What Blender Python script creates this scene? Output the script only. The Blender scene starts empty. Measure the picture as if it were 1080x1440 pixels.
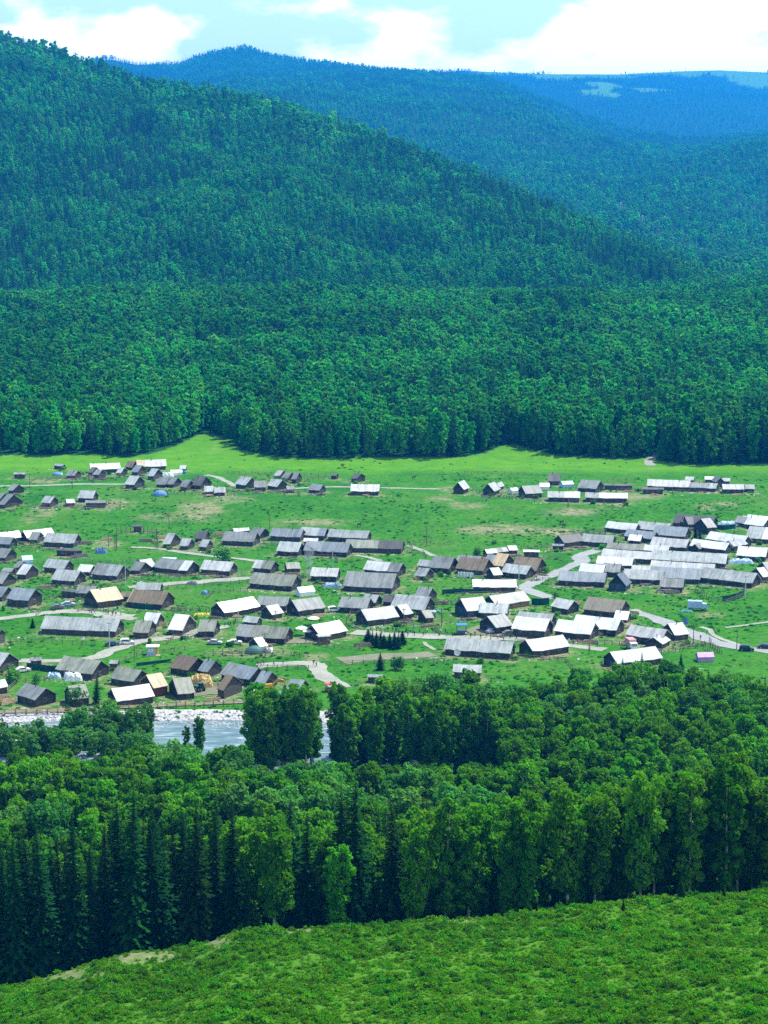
import bpy, math, random
import numpy as np
from mathutils import Vector

# ------------------------------------------------------------------ camera, sky, sun, exposure
SC = bpy.context.scene
COL = SC.collection
FPX = 2687.0                      # focal length in pixels of a 1080 x 1440 frame
CAMZ = 132.0
PITCH = math.atan((720 - 268) / FPX)
cam_data = bpy.data.cameras.new('camera')
cam = bpy.data.objects.new('camera', cam_data)
COL.objects.link(cam)
cam.location = (0, 0, CAMZ)
cam.rotation_euler = (math.pi / 2 - PITCH, 0, 0)
cam_data.sensor_fit = 'VERTICAL'
cam_data.sensor_height = 24.0
cam_data.lens = FPX * 24.0 / 1440.0
cam_data.clip_start = 0.5
cam_data.clip_end = 60000
SC.camera = cam

SUN_EL, SUN_AZ = 62.0, 50.0       # degrees; azimuth from +Y (away from the camera) towards +X
sl = bpy.data.lights.new('sun', 'SUN')
sl.energy = 4.6
sl.angle = math.radians(0.5)
sl.color = (1.0, 0.965, 0.90)
sun = bpy.data.objects.new('sun', sl)
COL.objects.link(sun)
_e, _a = math.radians(SUN_EL), math.radians(SUN_AZ)
SUNV = Vector((math.sin(_a) * math.cos(_e), math.cos(_a) * math.cos(_e), math.sin(_e)))
sun.rotation_euler = (-SUNV).to_track_quat('-Z', 'Y').to_euler()
sun.location = (0, 300, 900)

HAZE_COL, HAZE_DENS, HAZE_ANI = (0.015, 0.34, 1.0, 1), 0.80e-4, 0.0
SC.view_settings.view_transform = 'Standard'
SC.view_settings.look = 'None'
SC.view_settings.exposure = 0.75
SC.view_settings.gamma = 1.0
SC.view_settings.use_curve_mapping = False
SC.cycles.use_denoising = False
SC.cycles.max_bounces = 5
SC.cycles.diffuse_bounces = 3
SC.cycles.glossy_bounces = 2
SC.cycles.transmission_bounces = 3
SC.cycles.volume_bounces = 0
SC.cycles.transparent_max_bounces = 6
SC.cycles.caustics_reflective = False
SC.cycles.caustics_refractive = False

W = bpy.data.worlds.new('World')
SC.world = W
W.use_nodes = True
nt = W.node_tree
nt.nodes.clear()


def N(tree, typ, **kw):
    n = tree.nodes.new(typ)
    for k, v in kw.items():
        if k.startswith('i_'):
            n.inputs[k[2:].replace('_', ' ')].default_value = v
        else:
            setattr(n, k, v)
    return n


def LK(tree, a, b):
    tree.links.new(a, b)


sky = N(nt, 'ShaderNodeTexSky')
sky.sky_type = 'NISHITA'
sky.sun_disc = False
sky.sun_elevation = _e
sky.sun_rotation = _a
sky.altitude = 1200
sky.air_density = 1.0
sky.dust_density = 0.6
sky.ozone_density = 0.6
tc = N(nt, 'ShaderNodeTexCoord')
sep = N(nt, 'ShaderNodeSeparateXYZ')
LK(nt, tc.outputs['Generated'], sep.inputs[0])
mp = N(nt, 'ShaderNodeMapping')
mp.inputs['Scale'].default_value = (13, 13, 30)
mp.inputs['Location'].default_value = (2.6, 0.4, 0.15)
LK(nt, tc.outputs['Generated'], mp.inputs['Vector'])
cn = N(nt, 'ShaderNodeTexNoise')
cn.inputs['Scale'].default_value = 1.0
cn.inputs['Detail'].default_value = 7
cn.inputs['Roughness'].default_value = 0.5
LK(nt, mp.outputs[0], cn.inputs['Vector'])
# heaped clouds are thickest just above the skyline and thin out upwards
hm = N(nt, 'ShaderNodeMapRange')
hm.inputs['From Min'].default_value = 0.055
hm.inputs['From Max'].default_value = 0.115
hm.inputs['To Min'].default_value = 0.27
hm.inputs['To Max'].default_value = -0.06
LK(nt, sep.outputs['Z'], hm.inputs['Value'])
xm = N(nt, 'ShaderNodeMath', operation='MULTIPLY_ADD')
xm.inputs[1].default_value = 0.28
LK(nt, sep.outputs['X'], xm.inputs[0])
LK(nt, hm.outputs[0], xm.inputs[2])
ad = N(nt, 'ShaderNodeMath', operation='ADD')
LK(nt, cn.outputs['Fac'], ad.inputs[0])
LK(nt, xm.outputs[0], ad.inputs[1])
cr = N(nt, 'ShaderNodeMapRange')
cr.interpolation_type = 'SMOOTHSTEP'
cr.inputs['From Min'].default_value = 0.52
cr.inputs['From Max'].default_value = 0.635
LK(nt, ad.outputs[0], cr.inputs['Value'])
bg1 = N(nt, 'ShaderNodeBackground')
bg1.inputs['Strength'].default_value = 0.15
LK(nt, sky.outputs[0], bg1.inputs['Color'])
bg2 = N(nt, 'ShaderNodeBackground')
bg2.inputs['Color'].default_value = (1, 1, 1, 1)
bg2.inputs['Strength'].default_value = 1.55
mx = N(nt, 'ShaderNodeMixShader')
wo = N(nt, 'ShaderNodeOutputWorld')
LK(nt, cr.outputs[0], mx.inputs[0])
LK(nt, bg1.outputs[0], mx.inputs[1])
LK(nt, bg2.outputs[0], mx.inputs[2])
LK(nt, mx.outputs[0], wo.inputs['Surface'])

# ------------------------------------------------------------------ pixel <-> world
cp, sp = math.cos(PITCH), math.sin(PITCH)


def project(x, y, z):
    d = y * cp - (z - CAMZ) * sp
    v = y * sp + (z - CAMZ) * cp
    return 540 + FPX * x / d, 720 - FPX * v / d


def elev(py):
    return np.arctan((720 - np.asarray(py, float)) / FPX) - PITCH


# ------------------------------------------------------------------ terrain
def _hash(ix, iy, seed):
    h = (ix.astype(np.int64) * 374761393 + iy.astype(np.int64) * 668265263 + seed * 974634777) & 0xffffffff
    h = ((h ^ (h >> 13)) * 1274126177) & 0xffffffff
    return ((h ^ (h >> 16)) & 0xffff) / 65535.0


def vnoise(x, y, seed=0):
    x = np.asarray(x, float)
    y = np.asarray(y, float)
    ix, iy = np.floor(x), np.floor(y)
    fx, fy = x - ix, y - iy
    fx = fx * fx * (3 - 2 * fx)
    fy = fy * fy * (3 - 2 * fy)
    a = _hash(ix, iy, seed)
    b = _hash(ix + 1, iy, seed)
    c = _hash(ix, iy + 1, seed)
    d = _hash(ix + 1, iy + 1, seed)
    return (a + (b - a) * fx) * (1 - fy) + (c + (d - c) * fx) * fy - 0.5


def fbm(x, y, seed=0, o=3):
    s, a = 0, 1.0
    for k in range(o):
        s = s + a * vnoise(x * 2 ** k, y * 2 ** k, seed + k * 7)
        a *= 0.5
    return s


def sstep(a, b, v):
    t = np.clip((v - a) / (b - a), 0, 1)
    return t * t * (3 - 2 * t)


CREST = np.array([(-400, 1440), (-200, 1420), (0, 1389), (60, 1372), (120, 1354), (180, 1337), (270, 1330), (330, 1307), (440, 1301),
                  (540, 1302), (600, 1291), (700, 1287), (800, 1274), (880, 1266), (960, 1256), (1080, 1251), (1300, 1245), (1600, 1250)], float)
RIVER_N, RIVER_F = 431.0, 468.0
M1 = np.array([(-500, -90), (-200, 0), (0, 57), (60, 74), (120, 92), (200, 124), (300, 137), (420, 162), (520, 197), (600, 227), (700, 267),
               (800, 312), (900, 357), (1000, 397), (1080, 415), (1200, 440), (1500, 470)], float)
M2 = np.array([(-500, 120), (0, 120), (100, 96), (140, 86), (165, 83), (200, 91), (260, 89), (300, 76), (350, 68), (380, 78), (440, 88), (520, 98),
               (600, 104), (680, 112), (730, 128), (800, 157), (870, 184), (950, 196), (1080, 189), (1300, 170), (1600, 160)], float)
M3 = np.array([(-500, 160), (300, 150), (480, 115), (560, 104), (650, 99), (760, 104), (860, 104), (960, 99), (1000, 98), (1080, 102), (1300, 100), (1600, 130)], float)


def ridge(x, y, sil, yr_pts, foot_y, foot_z, expo, seed, amp, wl):
    px = 540 + FPX * x / np.maximum(y, 1) / 1.0
    yr = np.interp(px, yr_pts[0], yr_pts[1])
    zr = CAMZ + yr * np.tan(elev(np.interp(px, sil[:, 0], sil[:, 1])))
    t = (y - foot_y) / (yr - foot_y)
    up = np.clip(t, 0, 1)
    front = foot_z + (zr - foot_z) * (up ** expo)
    g = fbm(x / wl, y / (wl * 1.6), seed, 3) * amp * np.clip(4 * up * (1 - up), 0, 1)
    back = zr - np.maximum(0, y - yr) * 0.35
    return np.where(t <= 1, front + g, back)


def T(x, y):
    x = np.asarray(x, float)
    y = np.asarray(y, float)
    x, y = np.broadcast_arrays(x, y)
    # valley floor, river channel, terrace
    z = 0.5 * fbm(x / 60, y / 60, 3, 2)
    chan = sstep(RIVER_N - 9, RIVER_N, y + 5 * vnoise(x / 25, 0 * x, 9)) * (1 - sstep(RIVER_F, RIVER_F + 8, y + 4 * vnoise(x / 20, 0 * x, 5)))
    z = z * (1 - chan) - 2.6 * chan
    ty = y + 26 * vnoise(x / 90, 0 * x, 21) + 8 * vnoise(x / 25, y / 60, 22)
    z = z + 5.5 * sstep(718, 782, ty) * (1 + 0.25 * vnoise(x / 70, y / 70, 33))
    # forest plain rising gently behind the meadow
    fy = np.clip((y - 885) / 600, 0, 1)
    z = z + 30 * fy * fy * (1.5 - 0.5 * fy) + fy * (9 * fbm(x / 110, y / 130, 41, 2) + 9 * vnoise(x / 170 + 3, 0 * x, 43))
    z = z + 2.5 * sstep(880, 930, y)
    z = np.where(y > 1485, z - np.minimum((y - 1485) * 0.05, 12), z)
    m1 = ridge(x, y, M1, ([0, 500, 1080], [2900, 2600, 2050]), 1680, 14, 1.0, 51, 70, 330)
    m2 = ridge(x, y, M2, ([0, 400, 1080], [9500, 9300, 7000]), 2500, 10, 1.12, 61, 170, 950)
    m3 = ridge(x, y, M3, ([0, 1080], [13000, 13000]), 9000, 330, 0.8, 71, 90, 1100)
    z = np.where(y > 1560, np.maximum(z, m1), z)
    z = np.where(y > 2400, np.maximum(z, m2), z)
    z = np.where(y > 8800, np.maximum(z, m3), z)
    # near hill: bench of meadow with an uneven crest, then the slope down to the valley floor
    px = 540 + FPX * x / 268.0
    zc = CAMZ + 255 * np.tan(elev(np.interp(px, CREST[:, 0], CREST[:, 1])))
    bench = zc + np.maximum(0, 250 - y) * 0.13 + 0.9 * fbm(x / 14, y / 14, 81, 3) * sstep(262, 240, y)
    bench = bench - np.where(y > 250, (np.clip(y - 250, 0, 8) ** 2) * 0.02, 0)
    bench = np.where(y > 256, bench - np.clip(y - 256, 0, 100) * 0.52, bench)
    bench = bench + np.maximum(0, 105 - y) * 0.62
    bench = np.minimum(bench, 129.0)
    return np.where(y < 350, np.maximum(z, bench), z)


def at(px, py, ymin=150.0, ymax=13000.0):
    """Point of the terrain seen at a pixel of the 1080 x 1440 frame."""
    dx = (px - 540) / FPX
    dv = (720 - py) / FPX
    dy = cp + dv * sp
    dz = -sp + dv * cp
    t = np.geomspace(ymin, ymax, 1500)
    h = (CAMZ + dz * t) - T(dx * t, dy * t)
    k = int(np.argmax(h < 0))
    lo, hi = t[max(k - 1, 0)], t[k]
    for _ in range(22):
        m = 0.5 * (lo + hi)
        if CAMZ + dz * m - float(T(dx * m, dy * m)) < 0:
            hi = m
        else:
            lo = m
    return Vector((dx * hi, dy * hi, float(T(dx * hi, dy * hi))))


def pxm(p):
    """Pixels (1080 x 1440 frame) per metre at a point."""
    return FPX / (p.y * cp - (p.z - CAMZ) * sp)


# ------------------------------------------------------------------ materials
MATS = {}


def mat(name):
    m = bpy.data.materials.new(name)
    m.use_nodes = True
    t = m.node_tree
    t.nodes.clear()
    out = N(t, 'ShaderNodeOutputMaterial')
    return m, t, out


def ramp(t, fac, stops):
    r = N(t, 'ShaderNodeValToRGB')
    el = r.color_ramp.elements
    el[0].position, el[0].color = stops[0][0], (*stops[0][1], 1)
    el[1].position, el[1].color = stops[-1][0], (*stops[-1][1], 1)
    for p, c in stops[1:-1]:
        e = el.new(p)
        e.color = (*c, 1)
    LK(t, fac, r.inputs[0])
    return r.outputs[0]


def noise(t, vec, scale, detail=4, rough=0.55):
    n = N(t, 'ShaderNodeTexNoise')
    n.inputs['Scale'].default_value = scale
    n.inputs['Detail'].default_value = detail
    n.inputs['Roughness'].default_value = rough
    if vec is not None:
        LK(t, vec, n.inputs['Vector'])
    return n.outputs['Fac']


def mixc(t, fac, a, b, typ='MIX'):
    m = N(t, 'ShaderNodeMix')
    m.data_type = 'RGBA'
    m.blend_type = typ
    if isinstance(fac, (int, float)):
        m.inputs[0].default_value = fac
    else:
        LK(t, fac, m.inputs[0])
    for s, v in ((6, a), (7, b)):
        if isinstance(v, tuple):
            m.inputs[s].default_value = (*v, 1)
        else:
            LK(t, v, m.inputs[s])
    return m.outputs[2]


def principled(t, out, color, rough=0.8, metal=0.0, spec=0.3, bump=None, bstr=0.3, bdist=0.1):
    b = N(t, 'ShaderNodeBsdfPrincipled')
    if isinstance(color, tuple):
        b.inputs['Base Color'].default_value = (*color, 1)
    else:
        LK(t, color, b.inputs['Base Color'])
    b.inputs['Roughness'].default_value = rough
    b.inputs['Metallic'].default_value = metal
    b.inputs['Specular IOR Level'].default_value = spec
    if bump is not None:
        bn = N(t, 'ShaderNodeBump')
        bn.inputs['Strength'].default_value = bstr
        bn.inputs['Distance'].default_value = bdist
        LK(t, bump, bn.inputs['Height'])
        LK(t, bn.outputs[0], b.inputs['Normal'])
    LK(t, b.outputs[0], out.inputs['Surface'])
    return b


def objvec(t, scale, loc_random=True):
    tc = N(t, 'ShaderNodeTexCoord')
    mp = N(t, 'ShaderNodeMapping')
    mp.inputs['Scale'].default_value = scale
    if loc_random:
        oi = N(t, 'ShaderNodeObjectInfo')
        mu = N(t, 'ShaderNodeMath', operation='MULTIPLY')
        mu.inputs[1].default_value = 57.0
        LK(t, oi.outputs['Random'], mu.inputs[0])
        cb = N(t, 'ShaderNodeCombineXYZ')
        LK(t, mu.outputs[0], cb.inputs[0])
        LK(t, mu.outputs[0], cb.inputs[1])
        LK(t, cb.outputs[0], mp.inputs['Location'])
    LK(t, tc.outputs['Object'], mp.inputs['Vector'])
    return mp.outputs[0]


def rand_value(t, lo, hi):
    oi = N(t, 'ShaderNodeObjectInfo')
    mr = N(t, 'ShaderNodeMapRange')
    mr.inputs['To Min'].default_value = lo
    mr.inputs['To Max'].default_value = hi
    LK(t, oi.outputs['Random'], mr.inputs['Value'])
    return mr.outputs[0]


def plain(name, col, rough=0.6, spec=0.3, metal=0.0, var=0.25, scale=1.5):
    if name in MATS:
        return MATS[name]
    m, t, out = mat(name)
    v = objvec(t, (scale,) * 3)
    c = ramp(t, noise(t, v, 1.0), [(0.3, tuple(x * (1 - var) for x in col)), (0.7, tuple(min(1, x * (1 + var * .5)) for x in col))])
    principled(t, out, c, rough, metal, spec)
    MATS[name] = m
    return m


def roof_mat(name, col, dark, rough=0.55, streak=0.5):
    """Boards or metal sheets laid down the slope: board-to-board tone, run stains, per-roof tone."""
    m, t, out = mat(name)
    v = objvec(t, (1.15, 0.09, 0.09))
    brd = noise(t, v, 1.0, 3, 0.7)
    v2 = objvec(t, (0.35, 0.3, 0.3))
    st = noise(t, v2, 1.0, 4, 0.6)
    v3 = objvec(t, (7.0, 0.5, 0.5))
    fine = noise(t, v3, 1.0, 2, 0.7)
    a = ramp(t, brd, [(0.34, dark), (0.48, tuple((p + q) / 2 for p, q in zip(col, dark))), (0.58, col)])
    c = mixc(t, streak, a, ramp(t, st, [(0.3, dark), (0.6, col)]))
    c = mixc(t, 0.35, c, ramp(t, fine, [(0.3, tuple(x * .45 for x in dark)), (0.6, (1, 1, 1))]), 'MULTIPLY')
    hs = N(t, 'ShaderNodeHueSaturation')
    LK(t, c, hs.inputs['Color'])
    LK(t, rand_value(t, 0.82, 1.16), hs.inputs['Value'])
    principled(t, out, hs.outputs[0], rough, 0.0, 0.5, bump=fine, bstr=0.5, bdist=0.06)
    MATS[name] = m


roof_mat('roof_white', (0.74, 0.76, 0.72), (0.40, 0.43, 0.41), 0.42, 0.5)
roof_mat('roof_cream', (0.54, 0.555, 0.52), (0.27, 0.285, 0.265), 0.5, 0.4)
roof_mat('roof_light', (0.40, 0.44, 0.41), (0.165, 0.19, 0.182), 0.55, 0.45)
roof_mat('roof_grey', (0.245, 0.27, 0.25), (0.10, 0.115, 0.108), 0.6, 0.45)
roof_mat('roof_blue', (0.25, 0.295, 0.305), (0.125, 0.155, 0.168), 0.5, 0.4)
roof_mat('roof_dark', (0.088, 0.094, 0.09), (0.038, 0.042, 0.042), 0.65, 0.45)
roof_mat('roof_slate', (0.08, 0.11, 0.14), (0.05, 0.07, 0.09), 0.55, 0.4)
roof_mat('roof_weathered', (0.26, 0.285, 0.215), (0.10, 0.115, 0.085), 0.65, 0.45)
roof_mat('roof_brown', (0.20, 0.155, 0.09), (0.085, 0.066, 0.04), 0.65, 0.45)
roof_mat('roof_tan', (0.52, 0.41, 0.24), (0.30, 0.22, 0.12), 0.6, 0.4)
roof_mat('roof_olive', (0.20, 0.18, 0.125), (0.12, 0.11, 0.075), 0.65, 0.4)

ROOF = {'W': ('roof_white', 'white'), 'C': ('roof_cream', 'cream'), 'L': ('roof_light', 'silvery'),
        'G': ('roof_grey', 'grey'), 'B': ('roof_blue', 'bluish'), 'D': ('roof_dark', 'dark'),
        'S': ('roof_slate', 'slate'), 'V': ('roof_weathered', 'weathered'),
        'N': ('roof_brown', 'brown'), 'T': ('roof_tan', 'tan'), 'O': ('roof_olive', 'olive')}


def log_mat(name, col, dark):
    m, t, out = mat(name)
    tc = N(t, 'ShaderNodeTexCoord')
    w = N(t, 'ShaderNodeTexWave')
    w.wave_type = 'BANDS'
    w.bands_direction = 'Z'
    w.inputs['Scale'].default_value = 1.25
    w.inputs['Distortion'].default_value = 0.6
    w.inputs['Detail'].default_value = 2
    LK(t, tc.outputs['Object'], w.inputs['Vector'])
    v = objvec(t, (0.9, 0.9, 2.5))
    c = mixc(t, 0.55, ramp(t, w.outputs['Fac'], [(0.05, tuple(x * .35 for x in dark)), (0.35, col)]),
             ramp(t, noise(t, v, 1.2, 5), [(0.3, dark), (0.7, col)]))
    hs = N(t, 'ShaderNodeHueSaturation')
    LK(t, c, hs.inputs['Color'])
    LK(t, rand_value(t, 0.75, 1.3), hs.inputs['Value'])
    principled(t, out, hs.outputs[0], 0.85, 0, 0.2, bump=w.outputs['Fac'], bstr=0.7, bdist=0.08)
    MATS[name] = m


log_mat('log_wall', (0.078, 0.076, 0.066), (0.030, 0.030, 0.028))
log_mat('log_wall_red', (0.22, 0.06, 0.045), (0.10, 0.03, 0.022))
log_mat('log_wall_gold', (0.36, 0.23, 0.10), (0.16, 0.10, 0.05))
log_mat('log_wall_blue', (0.06, 0.10, 0.15), (0.03, 0.05, 0.08))
log_mat('gable_wood', (0.055, 0.052, 0.045), (0.022, 0.021, 0.019))
plain('door_wood', (0.11, 0.07, 0.045), 0.7)
plain('window_frame_paint', (0.16, 0.18, 0.18), 0.5)
plain('paint_pink', (0.56, 0.27, 0.26), 0.4)
plain('window_glass', (0.03, 0.045, 0.06), 0.08, 0.8)
plain('pole_wood', (0.16, 0.13, 0.10), 0.85, 0.2)
plain('pale_pole', (0.50, 0.50, 0.47), 0.7, 0.3)
plain('fence_wood', (0.17, 0.145, 0.115), 0.85, 0.2)
plain('cut_wood', (0.42, 0.31, 0.18), 0.8, 0.2, var=.5, scale=4)
plain('canvas_white', (0.80, 0.81, 0.80), 0.7)
plain('canvas_blue', (0.10, 0.22, 0.42), 0.6)
plain('canvas_pale_blue', (0.42, 0.58, 0.72), 0.6)
plain('canvas_green', (0.03, 0.13, 0.10), 0.6)
plain('canvas_teal', (0.05, 0.26, 0.22), 0.6)
plain('canvas_purple', (0.42, 0.27, 0.52), 0.6)
plain('paint_white', (0.80, 0.80, 0.79), 0.25, 0.5)
plain('paint_black', (0.015, 0.016, 0.02), 0.2, 0.5)
plain('paint_silver', (0.42, 0.44, 0.46), 0.25, 0.6)
plain('paint_navy', (0.03, 0.05, 0.10), 0.2, 0.5)
plain('paint_grey', (0.14, 0.15, 0.16), 0.25, 0.5)
plain('paint_blue', (0.05, 0.16, 0.36), 0.35, 0.5)
plain('paint_pale_blue', (0.36, 0.50, 0.68), 0.35, 0.5)
plain('paint_red', (0.50, 0.06, 0.05), 0.35, 0.5)
plain('paint_yellow', (0.60, 0.36, 0.03), 0.4, 0.5)
plain('paint_green', (0.03, 0.14, 0.06), 0.4, 0.5)
plain('rubber', (0.015, 0.015, 0.015), 0.8, 0.2)
plain('dark_metal', (0.06, 0.06, 0.065), 0.5, 0.4, 0.4)
plain('grey_metal', (0.5, 0.52, 0.54), 0.4, 0.5, 0.5)
plain('skin', (0.42, 0.25, 0.17), 0.6)
plain('hair', (0.02, 0.016, 0.013), 0.6)
for k, c in {'black': (0.02, 0.02, 0.025), 'navy': (0.03, 0.045, 0.10), 'red': (0.40, 0.04, 0.04), 'white': (0.7, 0.7, 0.7), 'blue': (0.08, 0.18, 0.42), 'khaki': (0.3, 0.25, 0.16)}.items():
    plain('cloth_' + k, c, 0.85, 0.1)
plain('horse_coat', (0.055, 0.03, 0.018), 0.7)
plain('pylon_steel', (0.22, 0.42, 0.46), 0.6)
plain('hay', (0.55, 0.40, 0.16), 0.95, 0.1, var=.35, scale=3)
plain('straw_yellow', (0.60, 0.58, 0.08), 0.95, 0.1, var=.3, scale=2)


def leaf_mat(name, c1, c2, trans, tcol, vlo=0.7, vhi=1.3, hue=0.03, patch=0.16):
    m, t, out = mat(name)
    geo = N(t, 'ShaderNodeNewGeometry')
    oi = N(t, 'ShaderNodeObjectInfo')
    base = mixc(t, noise(t, objvec(t, (.45,) * 3), 1.0, 2), c1, c2)
    isl = N(t, 'ShaderNodeMapRange')
    isl.inputs['To Min'].default_value = 0.78
    isl.inputs['To Max'].default_value = 1.22
    LK(t, geo.outputs['Random Per Island'], isl.inputs['Value'])
    hs = N(t, 'ShaderNodeHueSaturation')
    LK(t, base, hs.inputs['Color'])
    mu = N(t, 'ShaderNodeMath', operation='MULTIPLY')
    LK(t, isl.outputs[0], mu.inputs[0])
    LK(t, rand_value(t, vlo, vhi), mu.inputs[1])
    pn = noise(t, None, 0.011, 3, 0.6)
    LK(t, oi.outputs['Location'], pn.node.inputs['Vector'])
    pr = N(t, 'ShaderNodeMapRange')
    pr.inputs['From Min'].default_value = 0.34
    pr.inputs['From Max'].default_value = 0.66
    pr.inputs['To Min'].default_value = 1 - patch
    pr.inputs['To Max'].default_value = 1 + patch
    LK(t, pn, pr.inputs['Value'])
    mu2 = N(t, 'ShaderNodeMath', operation='MULTIPLY')
    LK(t, mu.outputs[0], mu2.inputs[0])
    LK(t, pr.outputs[0], mu2.inputs[1])
    LK(t, mu2.outputs[0], hs.inputs['Value'])
    wn = N(t, 'ShaderNodeTexWhiteNoise')
    wn.noise_dimensions = '1D'
    LK(t, oi.outputs['Random'], wn.inputs['W'])
    hr = N(t, 'ShaderNodeMapRange')
    hr.inputs['To Min'].default_value = 0.5 - hue
    hr.inputs['To Max'].default_value = 0.5 + hue
    LK(t, wn.outputs['Value'], hr.inputs['Value'])
    LK(t, hr.outputs[0], hs.inputs['Hue'])
    d = N(t, 'ShaderNodeBsdfDiffuse')
    LK(t, hs.outputs[0], d.inputs['Color'])
    tr = N(t, 'ShaderNodeBsdfTranslucent')
    LK(t, mixc(t, 1.0, hs.outputs[0], tcol, 'MULTIPLY'), tr.inputs['Color'])
    ms = N(t, 'ShaderNodeMixShader')
    ms.inputs[0].default_value = trans
    LK(t, d.outputs[0], ms.inputs[1])
    LK(t, tr.outputs[0], ms.inputs[2])
    LK(t, ms.outputs[0], out.inputs['Surface'])
    MATS[name] = m


leaf_mat('broad_leaf', (0.040, 0.190, 0.004), (0.094, 0.300, 0.007), 0.48, (1.5, 1.35, 0.7), 0.62, 1.3, 0.011)
leaf_mat('pale_leaf', (0.050, 0.200, 0.026), (0.098, 0.295, 0.042), 0.4, (1.25, 1.2, 0.9), 0.7, 1.3, 0.015)
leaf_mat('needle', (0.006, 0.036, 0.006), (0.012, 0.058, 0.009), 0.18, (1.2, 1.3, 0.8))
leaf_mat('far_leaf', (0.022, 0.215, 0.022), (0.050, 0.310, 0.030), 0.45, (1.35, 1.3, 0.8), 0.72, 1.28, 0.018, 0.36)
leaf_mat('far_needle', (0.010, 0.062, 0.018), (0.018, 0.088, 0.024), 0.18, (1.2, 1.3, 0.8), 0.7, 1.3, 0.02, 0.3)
leaf_mat('shrub_leaf', (0.044, 0.205, 0.003), (0.096, 0.315, 0.005), 0.42, (1.4, 1.3, 0.6), 0.6, 1.3, 0.015)
leaf_mat('tuft_leaf', (0.066, 0.225, 0.004), (0.115, 0.31, 0.009), 0.4, (1.3, 1.2, 0.6), 0.75, 1.25, 0.015)
leaf_mat('weed_leaf', (0.026, 0.175, 0.014), (0.065, 0.25, 0.024), 0.4, (1.3, 1.3, 0.7))


def bark_mat(name, col, dark):
    m, t, out = mat(name)
    v = objvec(t, (1.5, 1.5, 2.2))
    principled(t, out, ramp(t, noise(t, v, 1.0, 4), [(0.35, dark), (0.6, col)]), 0.9, 0, 0.2)
    MATS[name] = m


bark_mat('birch_bark', (0.36, 0.38, 0.29), (0.13, 0.135, 0.10))
bark_mat('far_bark', (0.03, 0.05, 0.03), (0.012, 0.022, 0.012))
bark_mat('dark_bark', (0.09, 0.07, 0.055), (0.035, 0.03, 0.025))


# ------------------------------------------------------------------ mesh building
class MB:
    def __init__(self):
        self.v, self.f, self.m = [], [], []

    def add(self, vs, fs, mi=0):
        o = len(self.v)
        self.v += [tuple(p) for p in vs]
        self.f += [tuple(i + o for i in f) for f in fs]
        self.m += [mi] * len(fs)

    def box(self, x0, x1, y0, y1, z0, z1, mi=0, top=(0, 0, 0, 0)):
        """top = how far the top is drawn in at x0, x1, y0, y1"""
        a, b, c, d = top
        vs = [(x0, y0, z0), (x1, y0, z0), (x1, y1, z0), (x0, y1, z0), (x0 + a, y0 + c, z1), (x1 - b, y0 + c, z1), (x1 - b, y1 - d, z1), (x0 + a, y1 - d, z1)]
        self.add(vs, [(3, 2, 1, 0), (4, 5, 6, 7), (0, 1, 5, 4), (1, 2, 6, 5), (2, 3, 7, 6), (3, 0, 4, 7)], mi)

    def tube(self, pts, radii, n=6, mi=0, cap=True):
        pts = [Vector(p) for p in pts]
        rings = []
        for i, p in enumerate(pts):
            d = (pts[min(i + 1, len(pts) - 1)] - pts[max(i - 1, 0)])
            d = d.normalized() if d.length > 1e-9 else Vector((0, 0, 1))
            a = d.cross(Vector((0, 0, 1)) if abs(d.z) < 0.9 else Vector((1, 0, 0))).normalized()
            b = d.cross(a)
            rings.append([p + (a * math.cos(2 * math.pi * k / n) + b * math.sin(2 * math.pi * k / n)) * radii[i] for k in range(n)])
        vs = [q for r in rings for q in r]
        fs = []
        for i in range(len(pts) - 1):
            for k in range(n):
                fs.append((i * n + k, i * n + (k + 1) % n, (i + 1) * n + (k + 1) % n, (i + 1) * n + k))
        if cap:
            fs.append(tuple(range(n - 1, -1, -1)))
            fs.append(tuple((len(pts) - 1) * n + k for k in range(n)))
        self.add(vs, fs, mi)

    def lathe(self, prof, n=10, cx=0, cy=0, mi=0):
        vs = []
        for r, z in prof:
            vs += [(cx + r * math.cos(2 * math.pi * k / n), cy + r * math.sin(2 * math.pi * k / n), z) for k in range(n)]
        fs = []
        for i in range(len(prof) - 1):
            for k in range(n):
                fs.append((i * n + k, i * n + (k + 1) % n, (i + 1) * n + (k + 1) % n, (i + 1) * n + k))
        fs.append(tuple(range(n - 1, -1, -1)))
        fs.append(tuple((len(prof) - 1) * n + k for k in range(n)))
        self.add(vs, fs, mi)

    def extrude(self, poly, x0, x1, axis='x', mi=0):
        """poly of (a, b) extruded along an axis; a,b = the two other coordinates"""
        n = len(poly)

        def P(c, a, b):
            return (c, a, b) if axis == 'x' else (a, c, b)
        vs = [P(x0, a, b) for a, b in poly] + [P(x1, a, b) for a, b in poly]
        fs = [tuple(range(n - 1, -1, -1)), tuple(range(n, 2 * n))]
        fs += [(k, (k + 1) % n, (k + 1) % n + n, k + n) for k in range(n)]
        self.add(vs, fs, mi)

    def mesh(self, name, mats):
        me = bpy.data.meshes.new(name)
        me.from_pydata(self.v, [], self.f)
        for m in (mats if isinstance(mats, (list, tuple)) else [mats]):
            me.materials.append(MATS[m])
        if any(self.m):
            me.polygons.foreach_set('material_index', self.m)
        me.update()
        return me

    def obj(self, name, mats, parent=None, loc=None, rz=0.0):
        o = bpy.data.objects.new(name, self.mesh(name, mats))
        COL.objects.link(o)
        if parent is not None:
            o.parent = parent
        if loc is not None:
            o.location = loc
        o.rotation_euler = (0, 0, rz)
        return o


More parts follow.
